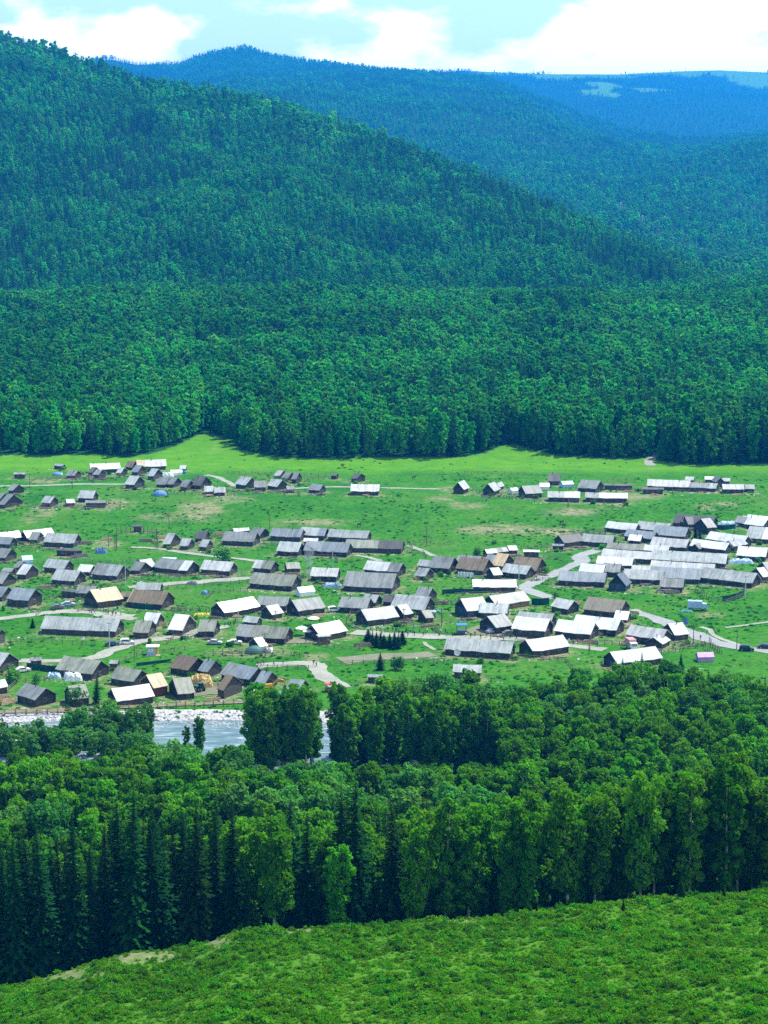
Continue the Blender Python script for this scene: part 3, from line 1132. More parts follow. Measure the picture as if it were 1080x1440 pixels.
def build_house(P, r, half, L, H, pitch, cols, wpx, front_dir_right, wallm='log_wall', open_end=None):
    """P front-wall foot middle; r turn; local x along the ridge, -y the front."""
    n = Vector((math.sin(r), math.cos(r)))
    ov = min(0.5, half * 0.18)
    hw = half - ov
    C = Vector((P.x, P.y)) + n * hw
    e = Vector((math.cos(r), -math.sin(r)))
    zs = [float(T(C.x + e.x * a + n.x * b_, C.y + e.y * a + n.y * b_)) for a in (-L / 2, L / 2) for b_ in (-hw, hw)]
    z0 = P.z
    root = thing('log_cabin', '', 'cabin', (C.x, C.y, z0), -r)
    low = min(zs) - z0 - 0.3
    tp = math.tan(pitch)
    lw = L / 2 - min(0.55, L * 0.08)
    m = MB()
    m.box(-lw, lw, -hw, hw, low, H)
    if wpx > 18:                       # log ends crossing at the corners
        for sx in (-1, 1):
            for sy in (-1, 1):
                m.box(sx * lw - 0.14, sx * lw + 0.14, sy * hw - 0.14 , sy * hw + 0.14, low, H - 0.02)
    m.obj('wall', wallm, root)
    zr = H + hw * tp                   # ridge underside
    for sx in (-1, 1):
        g = MB()
        x0 = sx * (lw - 0.16)
        g.extrude([(-hw, H + 0.003), (hw, H + 0.003), (0, zr)], min(x0, x0 - sx * 0.12), max(x0, x0 - sx * 0.12), 'x')
        g.obj('gable', 'gable_wood', root)
    # roof: sagging boards, uneven edges
    segs = []
    x = -L / 2
    for frac, c in cols:
        segs.append((x, x + L * frac, c))
        x += L * frac
    for si, (xa, xb, c) in enumerate(segs):
        nst = max(2, int((xb - xa) / 1.6) + 1)
        xs = np.linspace(xa, xb, nst)
        vs = []
        th = 0.14
        lift = 0.02 + 0.03 * si
        for q, xx in enumerate(xs):
            sag = -0.10 * (1 - (2 * xx / L) ** 2) * min(1, L / 12)
            j1, j2, j3 = rnd.uniform(-.07, .07), rnd.uniform(-.10, .10), rnd.uniform(-.10, .10)
            ye1 = -(hw + ov + rnd.uniform(-.12, .1))
            ye2 = hw + ov + rnd.uniform(-.12, .1)
            zt = zr + lift + th + sag + j1 * .6
            vs += [(xx, ye1, zt + ye1 * tp + j2 * .6), (xx, 0, zt), (xx, ye2, zt - ye2 * tp + j3 * .6),
                   (xx, ye2, zt - ye2 * tp + j3 * .6 - th), (xx, 0, zt - th), (xx, ye1, zt + ye1 * tp + j2 * .6 - th)]
        fs = []
        for q in range(nst - 1):
            for k in range(6):
                fs.append((q * 6 + k, q * 6 + (k + 1) % 6, q * 6 + 6 + (k + 1) % 6, q * 6 + 6 + k))
        for b0, rev in ((0, True), ((nst - 1) * 6, False)):
            for quad in ((0, 1, 4, 5), (1, 2, 3, 4)):
                q4 = tuple(b0 + k for k in quad)
                fs.append(q4[::-1] if rev else q4)
        mb = MB()
        mb.add(vs, fs)
        mb.obj('roof', ROOF[c][0], root)
    if wpx > 14 and rnd.random() < .38:
        c_ = MB()
        cx_ = rnd.uniform(-.6, .6) * lw
        c_.tube([(cx_, -.35, zr - .3), (cx_, -.35, zr + .95)], [.13, .13], 6)
        c_.obj('chimney', 'dark_metal', root)
    if wpx > 9:
        d = MB()
        dx = rnd.uniform(-.3, .3) * lw
        dh = min(1.9, H - 0.25)
        if dh > 1.0:
            d.box(dx - .5, dx + .5, -hw - .06, -hw + .02, 0.05, dh)
            d.obj('door', 'door_wood', root)
    if wpx > 17 and H > 1.9:
        nw = 1 if wpx < 30 else (2 if wpx < 60 else 3)
        for k in range(nw):
            wxp = -lw + 2 * lw * (k + 0.5) / nw + rnd.uniform(-.4, .4)
            if abs(wxp - dx) < 1.2:
                wxp += 1.5 if wxp >= dx else -1.5
            if abs(wxp) > lw - .5:
                continue
            w = MB()
            zc = H * .58
            for a in ((-.52, -.42, -.45, .45), (.42, .52, -.45, .45), (-.42, .42, .35, .45), (-.42, .42, -.45, -.35)):
                w.box(wxp + a[0], wxp + a[1], -hw - .07, -hw + .02, zc + a[2], zc + a[3])
            wo = w.obj('window', 'window_frame_paint', root)
            p = MB()
            p.box(wxp - .42, wxp + .42, -hw - .035, -hw + .02, zc - .35, zc + .35)
            p.obj('pane', 'window_glass', wo)
        if hw > 1.7:                   # one window in the gable end turned to the viewer
            sx = 1 if front_dir_right else -1
            w = MB()
            zc = H * .55
            xa, xb = sorted((sx * lw + sx * .17, sx * lw - sx * .02))
            for a in ((-.5, -.4, -.5, .5), (.4, .5, -.5, .5), (-.4, .4, .4, .5), (-.4, .4, -.5, -.4)):
                w.box(xa, xb - 0, a[0] - .2, a[1] - .2, zc + a[2], zc + a[3])
            wo = w.obj('window', 'window_frame_paint', root)
            p = MB()
            xa, xb = sorted((sx * lw + sx * .10, sx * lw - sx * .02))
            p.box(xa, xb, -.6, .2, zc - .4, zc + .4)
            p.obj('pane', 'window_glass', wo)
    return root


def parse_cols(s):
    out = []
    parts = s.split(',')
    if ':' in parts[0]:
        c, f = parts[0].split(':')
        return [(float(f), c), (1 - float(f), parts[1])]
    return [(1.0, s)]


for line in HOUSES.strip().splitlines():
    q = line.split()
    ox, oy, s = CROPS[q[0]]
    xl, xr, yb, hwp, hr, lean = [float(v) / s for v in q[1:7]]
    xl, xr, yb = xl + ox, xr + ox, yb + oy
    ye = yb - hwp
    cx = 0.5 * (xl + xr)
    P = at(cx, yb)
    S = pxm(P)
    Hm = max(2.0 if (xr - xl) / S > 5 else 1.6, min(3.4, hwp / S))
    P = at(cx, ye + Hm * S * 0.98)
    S = pxm(P)
    dep = math.atan2(CAMZ - P.z, P.y)
    u = P.x / P.y
    phi = math.atan(u)
    pitch = math.radians(33 if hr * 1.0 > 8 else 27)
    r = 0.0
    for _ in range(12):
        half = hr / (S * (math.tan(pitch) * math.cos(dep) + math.cos(r) * math.sin(dep)))
        half = min(max(half, 1.1), 6.8)
        a = max(-0.93, min(0.93, lean / (S * half)))
        r = phi + math.asin(a)
        r = max(-1.05, min(1.05, r))
    L = max(2.4, (xr - xl) / (S * math.cos(r)))
    cols = parse_cols(q[7])
    wall = 'log_wall'
    if q[0] == 'G' and q[1] == '-20':
        wall = 'log_wall_red'
    if q[0] == 'D' and q[1] == '250' and q[3] == '605':
        wall = 'log_wall_gold'
    if q[0] == 'D' and q[1] == '70':
        wall = 'log_wall_blue'
    o = build_house(P, r, half, L, Hm, pitch, cols, xr - xl, r - phi > 0, wall)
    HREC.append((o, cx, yb, L, half, cols, 'e', lean))
for line in GABLES.strip().splitlines():
    q = line.split()
    ox, oy, s = CROPS[q[0]]
    xl, xr, yb, hwp, gh = [float(v) / s for v in q[1:6]]
    xl, xr, yb = xl + ox, xr + ox, yb + oy
    P = at((xl + xr) / 2, yb)
    S = pxm(P)
    yaw = math.radians(float(q[7]))
    L = float(q[6])
    Wd = (xr - xl) / (S * math.cos(yaw))
    half = Wd / 2
    Hm = max(1.6, hwp / S)
    pitch = math.atan2(gh / S, half)
    r = -(math.pi / 2 - yaw)
    e = Vector((math.sin(yaw), math.cos(yaw)))
    n = Vector((math.sin(r), math.cos(r)))
    ov = min(0.5, half * 0.18)
    C = Vector((P.x, P.y)) + e * (L / 2)
    F = C - n * (half - ov)
    o = build_house(Vector((F.x, F.y, P.z)), r, half, L, Hm, min(pitch, 0.87), [(1.0, q[8])], xr - xl, False, 'log_wall_blue' if q[8] == 'S' else 'log_wall')
    HREC.append((o, (xl + xr) / 2, yb, L, half, [(1.0, q[8])], 'g', 0))

make_ground()

# labels: size + roof + where it stands; a rank only where several would read alike
groups = {}
for rec in HREC:
    o, cx, yb, L, half, cols, typ, lean = rec
    z = next(k for k, (f, _) in enumerate(ZONES) if f(cx, yb))
    size = 'long' if L > 13 else ('small' if L < 5.5 else 'mid-sized')
    if typ == 'g':
        base = 'gable-fronted cabin, %s roof' % ROOF[cols[0][1]][1]
    elif len(cols) > 1 and cols[0][0] > 0.1:
        base = '%s cabin, roof half %s half %s' % (size, ROOF[cols[0][1]][1], ROOF[cols[1][1]][1])
    else:
        base = '%s cabin, %s roof,' % (size, ROOF[cols[-1][1]][1])
    groups.setdefault((z, base), []).append(rec)
for (z, base), recs in groups.items():
    recs.sort(key=lambda q: q[1])
    for k, rec in enumerate(recs):
        o = rec[0]
        if len(recs) == 1:
            o['label'] = '%s %s' % (base, ZONES[z][1])
        else:
            w = base.split()
            o['label'] = '%s %s, %s of %s' % (base, ZONES[z][1], ORD[k], {2: 'two', 3: 'three', 4: 'four', 5: 'five', 6: 'six', 7: 'seven', 8: 'eight', 9: 'nine', 10: 'ten'}[len(recs)])
        o['group'] = 'log cabins of the valley village'
        if rec[3] > 13:
            o['category'] = 'log house'


# ------------------------------------------------------------------ trees
def quads(P, Nn, size, rs, aspect=1.0):
    """leaf quads at P with normals Nn"""
    n = len(P)
    a = np.cross(Nn, rs.normal(size=(n, 3)))
    a /= np.maximum(np.linalg.norm(a, axis=1, keepdims=True), 1e-6)
    b = np.cross(Nn, a)
    sa = (size * (0.6 + 0.8 * rs.random(n)))[:, None]
    sb = sa * aspect * (0.6 + 0.5 * rs.random((n, 1)))
    k = rs.random((n, 4, 1)) * 0.5 + 0.75
    V = np.stack([P - a * sa * k[:, 0], P - b * sb * k[:, 1], P + a * sa * k[:, 2], P + b * sb * k[:, 3]], 1).reshape(-1, 3)
    F = np.arange(4 * n).reshape(n, 4)
    return V, F


def broad_parts(seed, H, R, cb, n_cl, n_leaf, leaf, top=0.55):
    rs = np.random.default_rng(seed)
    m = MB()
    bend = rs.normal(size=2) * 0.03 * H
    pts = [(bend[0] * (q ** 2), bend[1] * (q ** 2), H * q * 0.93 - 0.4) for q in (0, .2, .4, .6, .8, 1)]
    r0 = 0.011 * H + 0.03
    m.tube(pts, [r0 * (1 - .9 * q) + .015 for q in (0, .2, .4, .6, .8, 1)], 6)
    cl = []
    for k in range(n_cl):
        q = (k + rs.random()) / n_cl
        z = H * (cb + (0.97 - cb) * q)
        zz = (z / H - cb) / (1 - cb)
        prof = (min(1, (zz / top) ** 0.6 * .5 + .5) if zz < top else math.sqrt(max(0.02, 1 - ((zz - top) / (1.02 - top)) ** 2)))
        rr = R * prof
        ang = k * 2.4 + rs.normal() * .5
        rad = rr * (0.25 + 0.62 * rs.random())
        cl.append((rad * math.cos(ang) + bend[0] * (z / H) ** 2, rad * math.sin(ang) + bend[1] * (z / H) ** 2, z, R * (0.22 + 0.20 * rs.random()) * (0.6 + .4 * prof)))
    for c in cl[::2]:
        zb = c[2] - 0.35 * math.hypot(c[0], c[1]) - 0.4
        bx, by = bend * (max(zb, 0) / H) ** 2
        m.tube([(bx, by, zb), ((c[0] + bx) / 2, (c[1] + by) / 2, (zb + c[2]) / 2 + .1), (c[0], c[1], c[2])], [r0 * .32, r0 * .2, .012], 3, cap=False)
    Ps, Ns = [], []
    wts = np.array([c[3] ** 2 for c in cl])
    cnt = np.maximum(3, (n_leaf * wts / wts.sum()).astype(int))
    for c, q in zip(cl, cnt):
        d = rs.normal(size=(q, 3))
        d /= np.linalg.norm(d, axis=1, keepdims=True)
        rad = c[3] * (0.35 + 0.75 * rs.random((q, 1)) ** 0.6)
        p = np.array(c[:3]) + d * rad * np.array([1, 1, 0.85])
        Ps.append(p)
        nn = d * 0.6 + rs.normal(size=(q, 3)) * 0.55 + np.array([0, 0, .35])
        Ns.append(nn / np.linalg.norm(nn, axis=1, keepdims=True))
    V, F = quads(np.concatenate(Ps), np.concatenate(Ns), leaf, rs)
    return m, V, F


def conifer_parts(seed, H, R, nwh, nbr, nseg, base=0.06, tr=1.0):
    rs = np.random.default_rng(seed)
    m = MB()
    m.tube([(0, 0, -0.4), (0, 0, H * .5), (0, 0, H * .99)], [(0.014 * H + .04) * tr, (.008 * H + .02) * tr, .01], 6)
    V, F = [], []
    nv = 0
    for k in range(nwh):
        q = k / (nwh - 1)
        z = H * (base + (0.985 - base) * q)
        ln0 = R * (1 - q) ** 0.85 * (0.75 + .25 * min(1, q * 6)) + 0.12
        for j in range(nbr):
            if rs.random() < .07:
                continue
            ang = 2 * math.pi * (j + rs.random() * .8) / nbr + k * 1.3
            ln = ln0 * (0.6 + 0.55 * rs.random())
            dz = -0.22 * ln - 0.12 * ln * rs.random() + .35 * ln * q
            ca, sa = math.cos(ang), math.sin(ang)
            zo = z + rs.normal() * H / nwh * .4
            for g in range(nseg):
                a, b_ = g / nseg * .9, (g + 1.25) / nseg
                w = ln * (.20 if nseg > 2 else .26) * (1.1 - .6 * b_) + 0.09
                tw = rs.normal() * .5
                pa = np.array([ca * ln * a, sa * ln * a, zo + dz * a * a])
                pb = np.array([ca * ln * b_, sa * ln * b_, zo + dz * b_ * b_])
                si = np.array([-sa, ca, tw * .6]) * w
                dn = np.array([0, 0, -w * .55])
                V += [pa, (pa + pb) / 2 - si + dn, pb, (pa + pb) / 2 + si + dn]
                F.append((nv, nv + 1, nv + 2, nv + 3))
                nv += 4
    return m, np.array(V), np.array(F)


def trunk_np(m):
    """MB with quads/ngons -> quads only (tri/ngon caps dropped)"""
    V = np.array(m.v, float)
    F = np.array([f for f in m.f if len(f) == 4], int)
    return V, F


TREE_KINDS = {}      # name -> list of (trunk mesh, crown mesh, height)
LIB = {}             # name -> collection of one-mesh trees for scattered woods


def make_kind(name, specs, builder, leafm, barkm):
    c = bpy.data.collections.new(name)
    LIB[name] = c
    TREE_KINDS[name] = []
    for k, sp_ in enumerate(specs):
        m, V, F = builder(*sp_)
        tv, tf = trunk_np(m)
        tm = m.mesh('trunk', barkm)
        cm = np_mesh('crown', V, F, [leafm])
        TREE_KINDS[name].append((tm, cm, sp_[1]))
        jm = np_mesh(name, np.concatenate([tv, V]), np.concatenate([tf, F + len(tv)]), [barkm, leafm], np.concatenate([np.zeros(len(tf)), np.ones(len(F))]))
        c.objects.link(bpy.data.objects.new('%s_source_%02d' % (name, k), jm))


make_kind('broad_near', [(s, 20, R, cb, n, 4600, .29, tp) for s, R, cb, n, tp in
                         ((1, 3.3, .12, 44, .6), (2, 2.7, .18, 42, .62), (3, 3.5, .18, 50, .58), (4, 2.4, .10, 40, .65), (5, 3.0, .22, 44, .62), (6, 3.0, .16, 46, .68), (7, 3.5, .26, 46, .6))], broad_parts, 'broad_leaf', 'birch_bark')
make_kind('pale_near', [(s, 18, R, cb, n, 4400, .27, tp) for s, R, cb, n, tp in ((11, 3.6, .15, 34, .55), (12, 4.4, .2, 38, .5), (13, 3.0, .2, 36, .6))], broad_parts, 'pale_leaf', 'birch_bark')
make_kind('spruce_near', [(s, 24, R, 54, 9, 4) for s, R in ((21, 4.0), (22, 3.3), (23, 4.6), (24, 3.0))], conifer_parts, 'needle', 'dark_bark')
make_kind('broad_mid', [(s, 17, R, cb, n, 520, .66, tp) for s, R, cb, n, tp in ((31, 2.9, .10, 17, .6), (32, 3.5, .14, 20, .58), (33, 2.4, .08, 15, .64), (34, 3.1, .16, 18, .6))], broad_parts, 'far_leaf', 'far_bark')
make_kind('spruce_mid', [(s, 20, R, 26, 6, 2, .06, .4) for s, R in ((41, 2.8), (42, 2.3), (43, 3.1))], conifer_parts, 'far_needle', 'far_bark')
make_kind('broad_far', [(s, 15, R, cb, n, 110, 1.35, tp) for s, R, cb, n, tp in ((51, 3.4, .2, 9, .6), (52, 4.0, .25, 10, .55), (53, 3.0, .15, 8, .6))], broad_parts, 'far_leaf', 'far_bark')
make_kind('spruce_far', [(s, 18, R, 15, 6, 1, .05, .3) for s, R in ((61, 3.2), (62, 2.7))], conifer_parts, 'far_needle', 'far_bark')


def bush_parts(seed, H, R, n, leaf):
    rs = np.random.default_rng(seed)
    m = MB()
    for k in range(4):
        a = rs.random() * 6.28
        m.tube([(0, 0, -.1), (math.cos(a) * R * .3, math.sin(a) * R * .3, H * .4), (math.cos(a) * R * .6, math.sin(a) * R * .6, H * .8)], [.03, .02, .008], 4, cap=False)
    c = rs.normal(size=(7, 3)) * np.array([R * .45, R * .45, H * .12]) + np.array([0, 0, H * .5])
    k = rs.integers(0, 7, n)
    d = rs.normal(size=(n, 3))
    d /= np.linalg.norm(d, axis=1, keepdims=True)
    P = c[k] + d * np.array([R * .5, R * .5, H * .42]) * (0.3 + .75 * rs.random((n, 1)) ** .6)
    P[:, 2] = np.maximum(P[:, 2], 0.03)
    nn = d * .5 + rs.normal(size=(n, 3)) * .6 + np.array([0, 0, .5])
    nn /= np.linalg.norm(nn, axis=1, keepdims=True)
    V, F = quads(P, nn, leaf, rs)
    return m, V, F


make_kind('sapling', [(s, 9, R, .04, 26, 2200, .21, .5) for s, R in ((15, 2.2), (16, 1.8), (17, 2.6))], broad_parts, 'pale_leaf', 'birch_bark')
make_kind('low_shrub', [(s, h, r, n, lf) for s, h, r, n, lf in ((71, .75, .8, 150, .13), (72, .55, .65, 110, .12), (73, .95, .95, 210, .14), (74, .5, 1.0, 150, .12))], bush_parts, 'shrub_leaf', 'dark_bark')
make_kind('weed', [(s, h, r, n, lf) for s, h, r, n, lf in ((81, .7, .8, 50, .24), (82, .5, .6, 36, .22), (83, 1.1, 1.0, 70, .27))], bush_parts, 'weed_leaf', 'dark_bark')
make_kind('tuft', [(s, h, r, n, lf) for s, h, r, n, lf in ((97, 1.0, .9, 26, .26), (98, .8, 1.1, 30, .26))], bush_parts, 'tuft_leaf', 'dark_bark')
make_kind('garden_bush', [(s, h, r, n, lf) for s, h, r, n, lf in ((91, 3.2, 1.7, 900, .17), (92, 2.2, 1.4, 700, .16), (93, 4.6, 2.2, 1300, .19))], bush_parts, 'pale_leaf', 'birch_bark')


make_kind('under_bush', [(s, h, r, n, lf) for s, h, r, n, lf in ((94, 2.6, 1.7, 800, .17), (95, 1.8, 1.4, 600, .16), (96, 3.4, 1.5, 900, .18))], bush_parts, 'broad_leaf', 'dark_bark')


def scatter(name, libs, pts, scl, idx, label, cat):
    """ONE object: points with geometry-node instances."""
    n = len(pts)
    me = bpy.data.meshes.new(name)
    me.vertices.add(n)
    me.vertices.foreach_set('co', np.asarray(pts, np.float32).ravel())
    a = me.attributes.new('scl', 'FLOAT_VECTOR', 'POINT')
    a.data.foreach_set('vector', np.asarray(scl, np.float32).ravel())
    a = me.attributes.new('rotz', 'FLOAT_VECTOR', 'POINT')
    rot = np.zeros((n, 3), np.float32)
    rot[:, 2] = rng.random(n) * 6.283
    rot[:, :2] = rng.normal(size=(n, 2)) * 0.03
    a.data.foreach_set('vector', rot.ravel())
    a = me.attributes.new('idx', 'INT', 'POINT')
    a.data.foreach_set('value', np.asarray(idx, np.int32))
    o = link(name, me)
    o['kind'] = 'stuff'
    o['label'] = label
    o['category'] = cat
    g = bpy.data.node_groups.new(name + '_scatter', 'GeometryNodeTree')
    g.interface.new_socket('Geometry', in_out='INPUT', socket_type='NodeSocketGeometry')
    g.interface.new_socket('Geometry', in_out='OUTPUT', socket_type='NodeSocketGeometry')
    gi, go = g.nodes.new('NodeGroupInput'), g.nodes.new('NodeGroupOutput')
    ci = g.nodes.new('GeometryNodeCollectionInfo')
    ci.inputs['Collection'].default_value = libs
    ci.inputs['Separate Children'].default_value = True
    ci.inputs['Reset Children'].default_value = True
    ip = g.nodes.new('GeometryNodeInstanceOnPoints')
    ip.inputs['Pick Instance'].default_value = True

    def attr(nm, dt):
        q = g.nodes.new('GeometryNodeInputNamedAttribute')
        q.data_type = dt
        q.inputs['Name'].default_value = nm
        return next(s for s in q.outputs if s.enabled and s.name == 'Attribute')
    g.links.new(gi.outputs[0], ip.inputs['Points'])
    g.links.new(ci.outputs[0], ip.inputs['Instance'])
    g.links.new(attr('idx', 'INT'), ip.inputs['Instance Index'])
    er = g.nodes.new('FunctionNodeEulerToRotation')
    g.links.new(attr('rotz', 'FLOAT_VECTOR'), er.inputs[0])
    g.links.new(er.outputs[0], ip.inputs['Rotation'])
    g.links.new(attr('scl', 'FLOAT_VECTOR'), ip.inputs['Scale'])
    g.links.new(ip.outputs[0], go.inputs[0])
    md = o.modifiers.new('scatter', 'NODES')
    md.node_group = g
    return o


def merged_lib(name, *kinds):
    c = bpy.data.collections.new(name)
    k = 0
    for kd in kinds:
        for o in LIB[kd].objects:
            c.objects.link(bpy.data.objects.new('%s_%02d' % (name, k), o.data))
            k += 1
    return c


def jgrid(x0, x1, y0, y1, step, jit=0.55):
    gx = np.arange(x0, x1, step)
    gy = np.arange(y0, y1, step)
    X, Y = np.meshgrid(gx, gy)
    X = X + (rng.random(X.shape) - .5) * 2 * jit * step
    Y = Y + (rng.random(Y.shape) - .5) * 2 * jit * step
    return X.ravel(), Y.ravel()


def wood(name, y0, y1, step, lib, nb, ns, hb, conif, label, slope_size=None, extra=None, pad=130, patch=260, seed=0, top=None):
    wx_ = 0.205 * y1 + 120
    X, Y = jgrid(-wx_, wx_, y0, y1, step)
    Z = T(X, Y)
    px, py = project(X, Y, Z)
    k = (px > -pad) & (px < 1080 + pad) & (py < edge_y(px)) & (py > -60)
    if extra is not None:
        k &= extra(X, Y, Z, px, py)
    X, Y, Z, px, py = X[k], Y[k], Z[k], px[k], py[k]
    n = len(X)
    pc = np.clip(conif(X, Y, px, py), 0, 1)
    isc = rng.random(n) < pc
    idx = np.where(isc, nb + rng.integers(0, ns, n), rng.integers(0, nb, n))
    s = hb * (0.58 + 0.74 * rng.random(n)) * (1 + 0.35 * fbm(X / 55, Y / 55, seed + 5, 2))
    s = np.where(isc, s * (0.9 + 0.35 * rng.random(n)), s)
    sx = s * (0.85 + .3 * rng.random(n))
    scatter(name, lib, np.stack([X, Y, Z - .1], 1), np.stack([sx, sx, s], 1), idx, label, 'forest')
    return n


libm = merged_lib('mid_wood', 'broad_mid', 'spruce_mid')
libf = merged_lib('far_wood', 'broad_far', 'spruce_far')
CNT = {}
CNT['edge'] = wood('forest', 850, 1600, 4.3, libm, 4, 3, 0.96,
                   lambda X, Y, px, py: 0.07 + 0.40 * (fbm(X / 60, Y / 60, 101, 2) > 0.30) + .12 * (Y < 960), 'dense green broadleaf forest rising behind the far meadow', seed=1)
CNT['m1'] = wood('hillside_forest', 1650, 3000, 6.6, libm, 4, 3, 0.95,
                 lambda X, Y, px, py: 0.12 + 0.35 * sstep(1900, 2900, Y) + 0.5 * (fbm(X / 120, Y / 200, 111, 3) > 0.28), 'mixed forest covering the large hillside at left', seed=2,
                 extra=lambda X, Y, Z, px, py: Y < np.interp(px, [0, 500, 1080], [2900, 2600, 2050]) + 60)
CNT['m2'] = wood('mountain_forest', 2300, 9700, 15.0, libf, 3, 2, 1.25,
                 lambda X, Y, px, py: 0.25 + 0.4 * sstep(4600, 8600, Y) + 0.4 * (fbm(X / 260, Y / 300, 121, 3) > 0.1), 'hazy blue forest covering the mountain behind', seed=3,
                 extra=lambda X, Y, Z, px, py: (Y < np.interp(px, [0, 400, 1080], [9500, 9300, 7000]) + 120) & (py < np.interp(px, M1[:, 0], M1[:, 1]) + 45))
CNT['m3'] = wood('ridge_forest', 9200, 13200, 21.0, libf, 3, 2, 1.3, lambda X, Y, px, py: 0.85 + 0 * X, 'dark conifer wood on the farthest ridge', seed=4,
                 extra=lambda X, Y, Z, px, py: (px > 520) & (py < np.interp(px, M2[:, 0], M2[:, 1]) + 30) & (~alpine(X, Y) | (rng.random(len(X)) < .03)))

# ---- near belt and river grove: individual trees
BELT = []          # x, y, kind


def belt_ok(x, y):
    px, py = project(x, y, T(x, y))
    return px


X, Y = jgrid(-125, 125, 264, 462, 4.2, 0.46)
Z = T(X, Y)
px, py = project(X, Y, Z)
lim = np.interp(px, [-200, 0, 210, 345, 350, 590, 620, 720, 1080, 1300], [402, 402, 398, 396, 441, 441, 446, 455, 460, 460])
gap = (px > 345) & (px < 600) & (Y > 398) & (Y < 419)
gap |= (px > 600) & (px < 700) & (Y > 404) & (Y < 412)
front = np.interp(px, [-200, 0, 300, 600, 1080, 1300], [269, 269, 268, 265, 264, 264])
k = (px > -110) & (px < 1190) & (Y < lim) & (~gap) & (Y > front)
X, Y, Z, px, py = X[k], Y[k], Z[k], px[k], py[k]
k = ~((px > 425) & (px < 590) & (Y > 419) & (Y < 446) & (rng.random(len(X)) < .25))
X, Y, Z, px, py = X[k], Y[k], Z[k], px[k], py[k]
order = np.argsort(Y)
X, Y, Z, px, py = X[order], Y[order], Z[order], px[order], py[order]
spruce_zone = ((px < 330) & (Y < 305)) | ((px < 560) & (Y < 300) & (rng.random(len(X)) < .22))
kindv = np.where(spruce_zone & (rng.random(len(X)) < .93), 2, np.where(rng.random(len(X)) < .055, 2, 0))
pz = (fbm(X / 22, Y / 22, 131, 2) > 0.22) | ((px > 700) & (Y > 420) & (rng.random(len(X)) < .35))
kindv = np.where((kindv == 0) & pz & (Y > 335) & (rng.random(len(X)) < .7), 1, kindv)
hgt = 15.5 + 6.5 * rng.random(len(X)) + 5 * vnoise(X / 18, Y / 18, 141)
hgt = np.where(kindv == 2, 19 + 7 * rng.random(len(X)), hgt)
hgt = np.where((px < 220) & (Y > 380), hgt * .7, hgt)
hgt = np.where((kindv == 2) & (Y > 320), hgt * .82, hgt)
hgt = np.where((Y > 405) & (px > 340) & (px < 700), hgt * 1.05, hgt)
hgt = np.where((Y > 405) & (px >= 700), hgt * 0.95, hgt)
cap = (132 - np.where(px > 345, .3067, .2943) * Y) * (0.84 + .18 * rng.random(len(X)))
hgt = np.where((px < 720) & (Y > 340) & (Y < 405), np.minimum(hgt, np.maximum(cap, 6)), hgt)
hgt = np.where((px < 330) & (Y < 305) & (kindv == 2), hgt * 1.12, hgt)
names = {0: ('broad_near', 'broadleaf_tree', 20.0), 1: ('pale_near', 'broadleaf_tree', 18.0), 2: ('spruce_near', 'spruce_tree', 24.0)}


def place_tree(kind, x, y, z, h, label, group, name=None, cat='tree', var=None, wide=1.0, leaf=None):
    lib, nm, h0 = names[kind] if isinstance(kind, int) else (kind, name, TREE_KINDS[kind][0][2])
    tm, cm, h0 = TREE_KINDS[lib][var if var is not None else rnd.randrange(len(TREE_KINDS[lib]))]
    s = h / h0
    sw = s * wide * rnd.uniform(.8, 1.08)
    o = thing(name or nm, label, cat, (x, y, z - 0.05), rnd.uniform(0, 6.28), group)
    o.rotation_euler = (rnd.gauss(0, .025), rnd.gauss(0, .025), rnd.uniform(0, 6.28))
    o.scale = (sw, sw, s)
    link('trunk', tm, o)
    link('crown', cm, o)
    return o


# the 300 broadleaf trees and all spruces that show largest: nearest first, then those along the river
vis = (px > -30) & (px < 1110)
isb = kindv != 2
nearest = np.where(isb & vis)[0]
show = np.concatenate([nearest[:190], nearest[(Y[nearest] > 415) & (px[nearest] < 640)][:110]])
show = list(dict.fromkeys(show.tolist()))
rest = [q for q in nearest if q not in set(show)]
show += rest[:300 - len(show)]
showset = set(show) | set(np.where((~isb) & vis)[0][:110].tolist())
for q in range(len(X)):
    if q not in showset:
        continue
    kd = int(kindv[q])
    if kd == 2:
        if px[q] < 330 and Y[q] < 310:
            lab, gr = 'tall dark spruce in the shaded stand at the left edge of the foreground meadow', 'spruces left of the foreground meadow'
        else:
            lab, gr = 'dark pointed spruce standing among the broadleaf trees of the near belt', 'spruces within the near belt'
    elif Y[q] > 415 and px[q] < 640:
        lab, gr = 'slender broadleaf tree in the grove on the near bank of the river', 'trees of the river grove'
    elif Y[q] > 415:
        lab, gr = 'broadleaf tree in the belt right of the river grove below the village', 'trees below the lower right village'
    elif Y[q] < 285:
        lab, gr = 'broadleaf tree in the front row along the crest of the foreground meadow', 'front row trees behind the meadow'
    elif kd == 1:
        lab, gr = 'pale grey-green broadleaf tree inside the near tree belt', 'pale trees of the near belt'
    else:
        lab, gr = 'deep green broadleaf tree inside the near tree belt', 'green trees of the near belt'
    place_tree(kd, X[q], Y[q], Z[q], hgt[q], lab, gr)
others = np.array([q for q in range(len(X)) if q not in showset])
libn = merged_lib('near_wood', 'broad_near', 'pale_near', 'spruce_near')
kk = kindv[others]
idx = np.where(kk == 0, rng.integers(0, 7, len(others)), np.where(kk == 1, 7 + rng.integers(0, 3, len(others)), 10 + rng.integers(0, 4, len(others))))
hs = hgt[others] / np.where(kk == 0, 20.0, np.where(kk == 1, 18.0, 24.0))
scatter('tree_belt', libn, np.stack([X[others], Y[others], Z[others] - .05], 1), np.stack([hs, hs, hs], 1), idx, 'remaining trees deep inside the green belt along the river', 'trees')

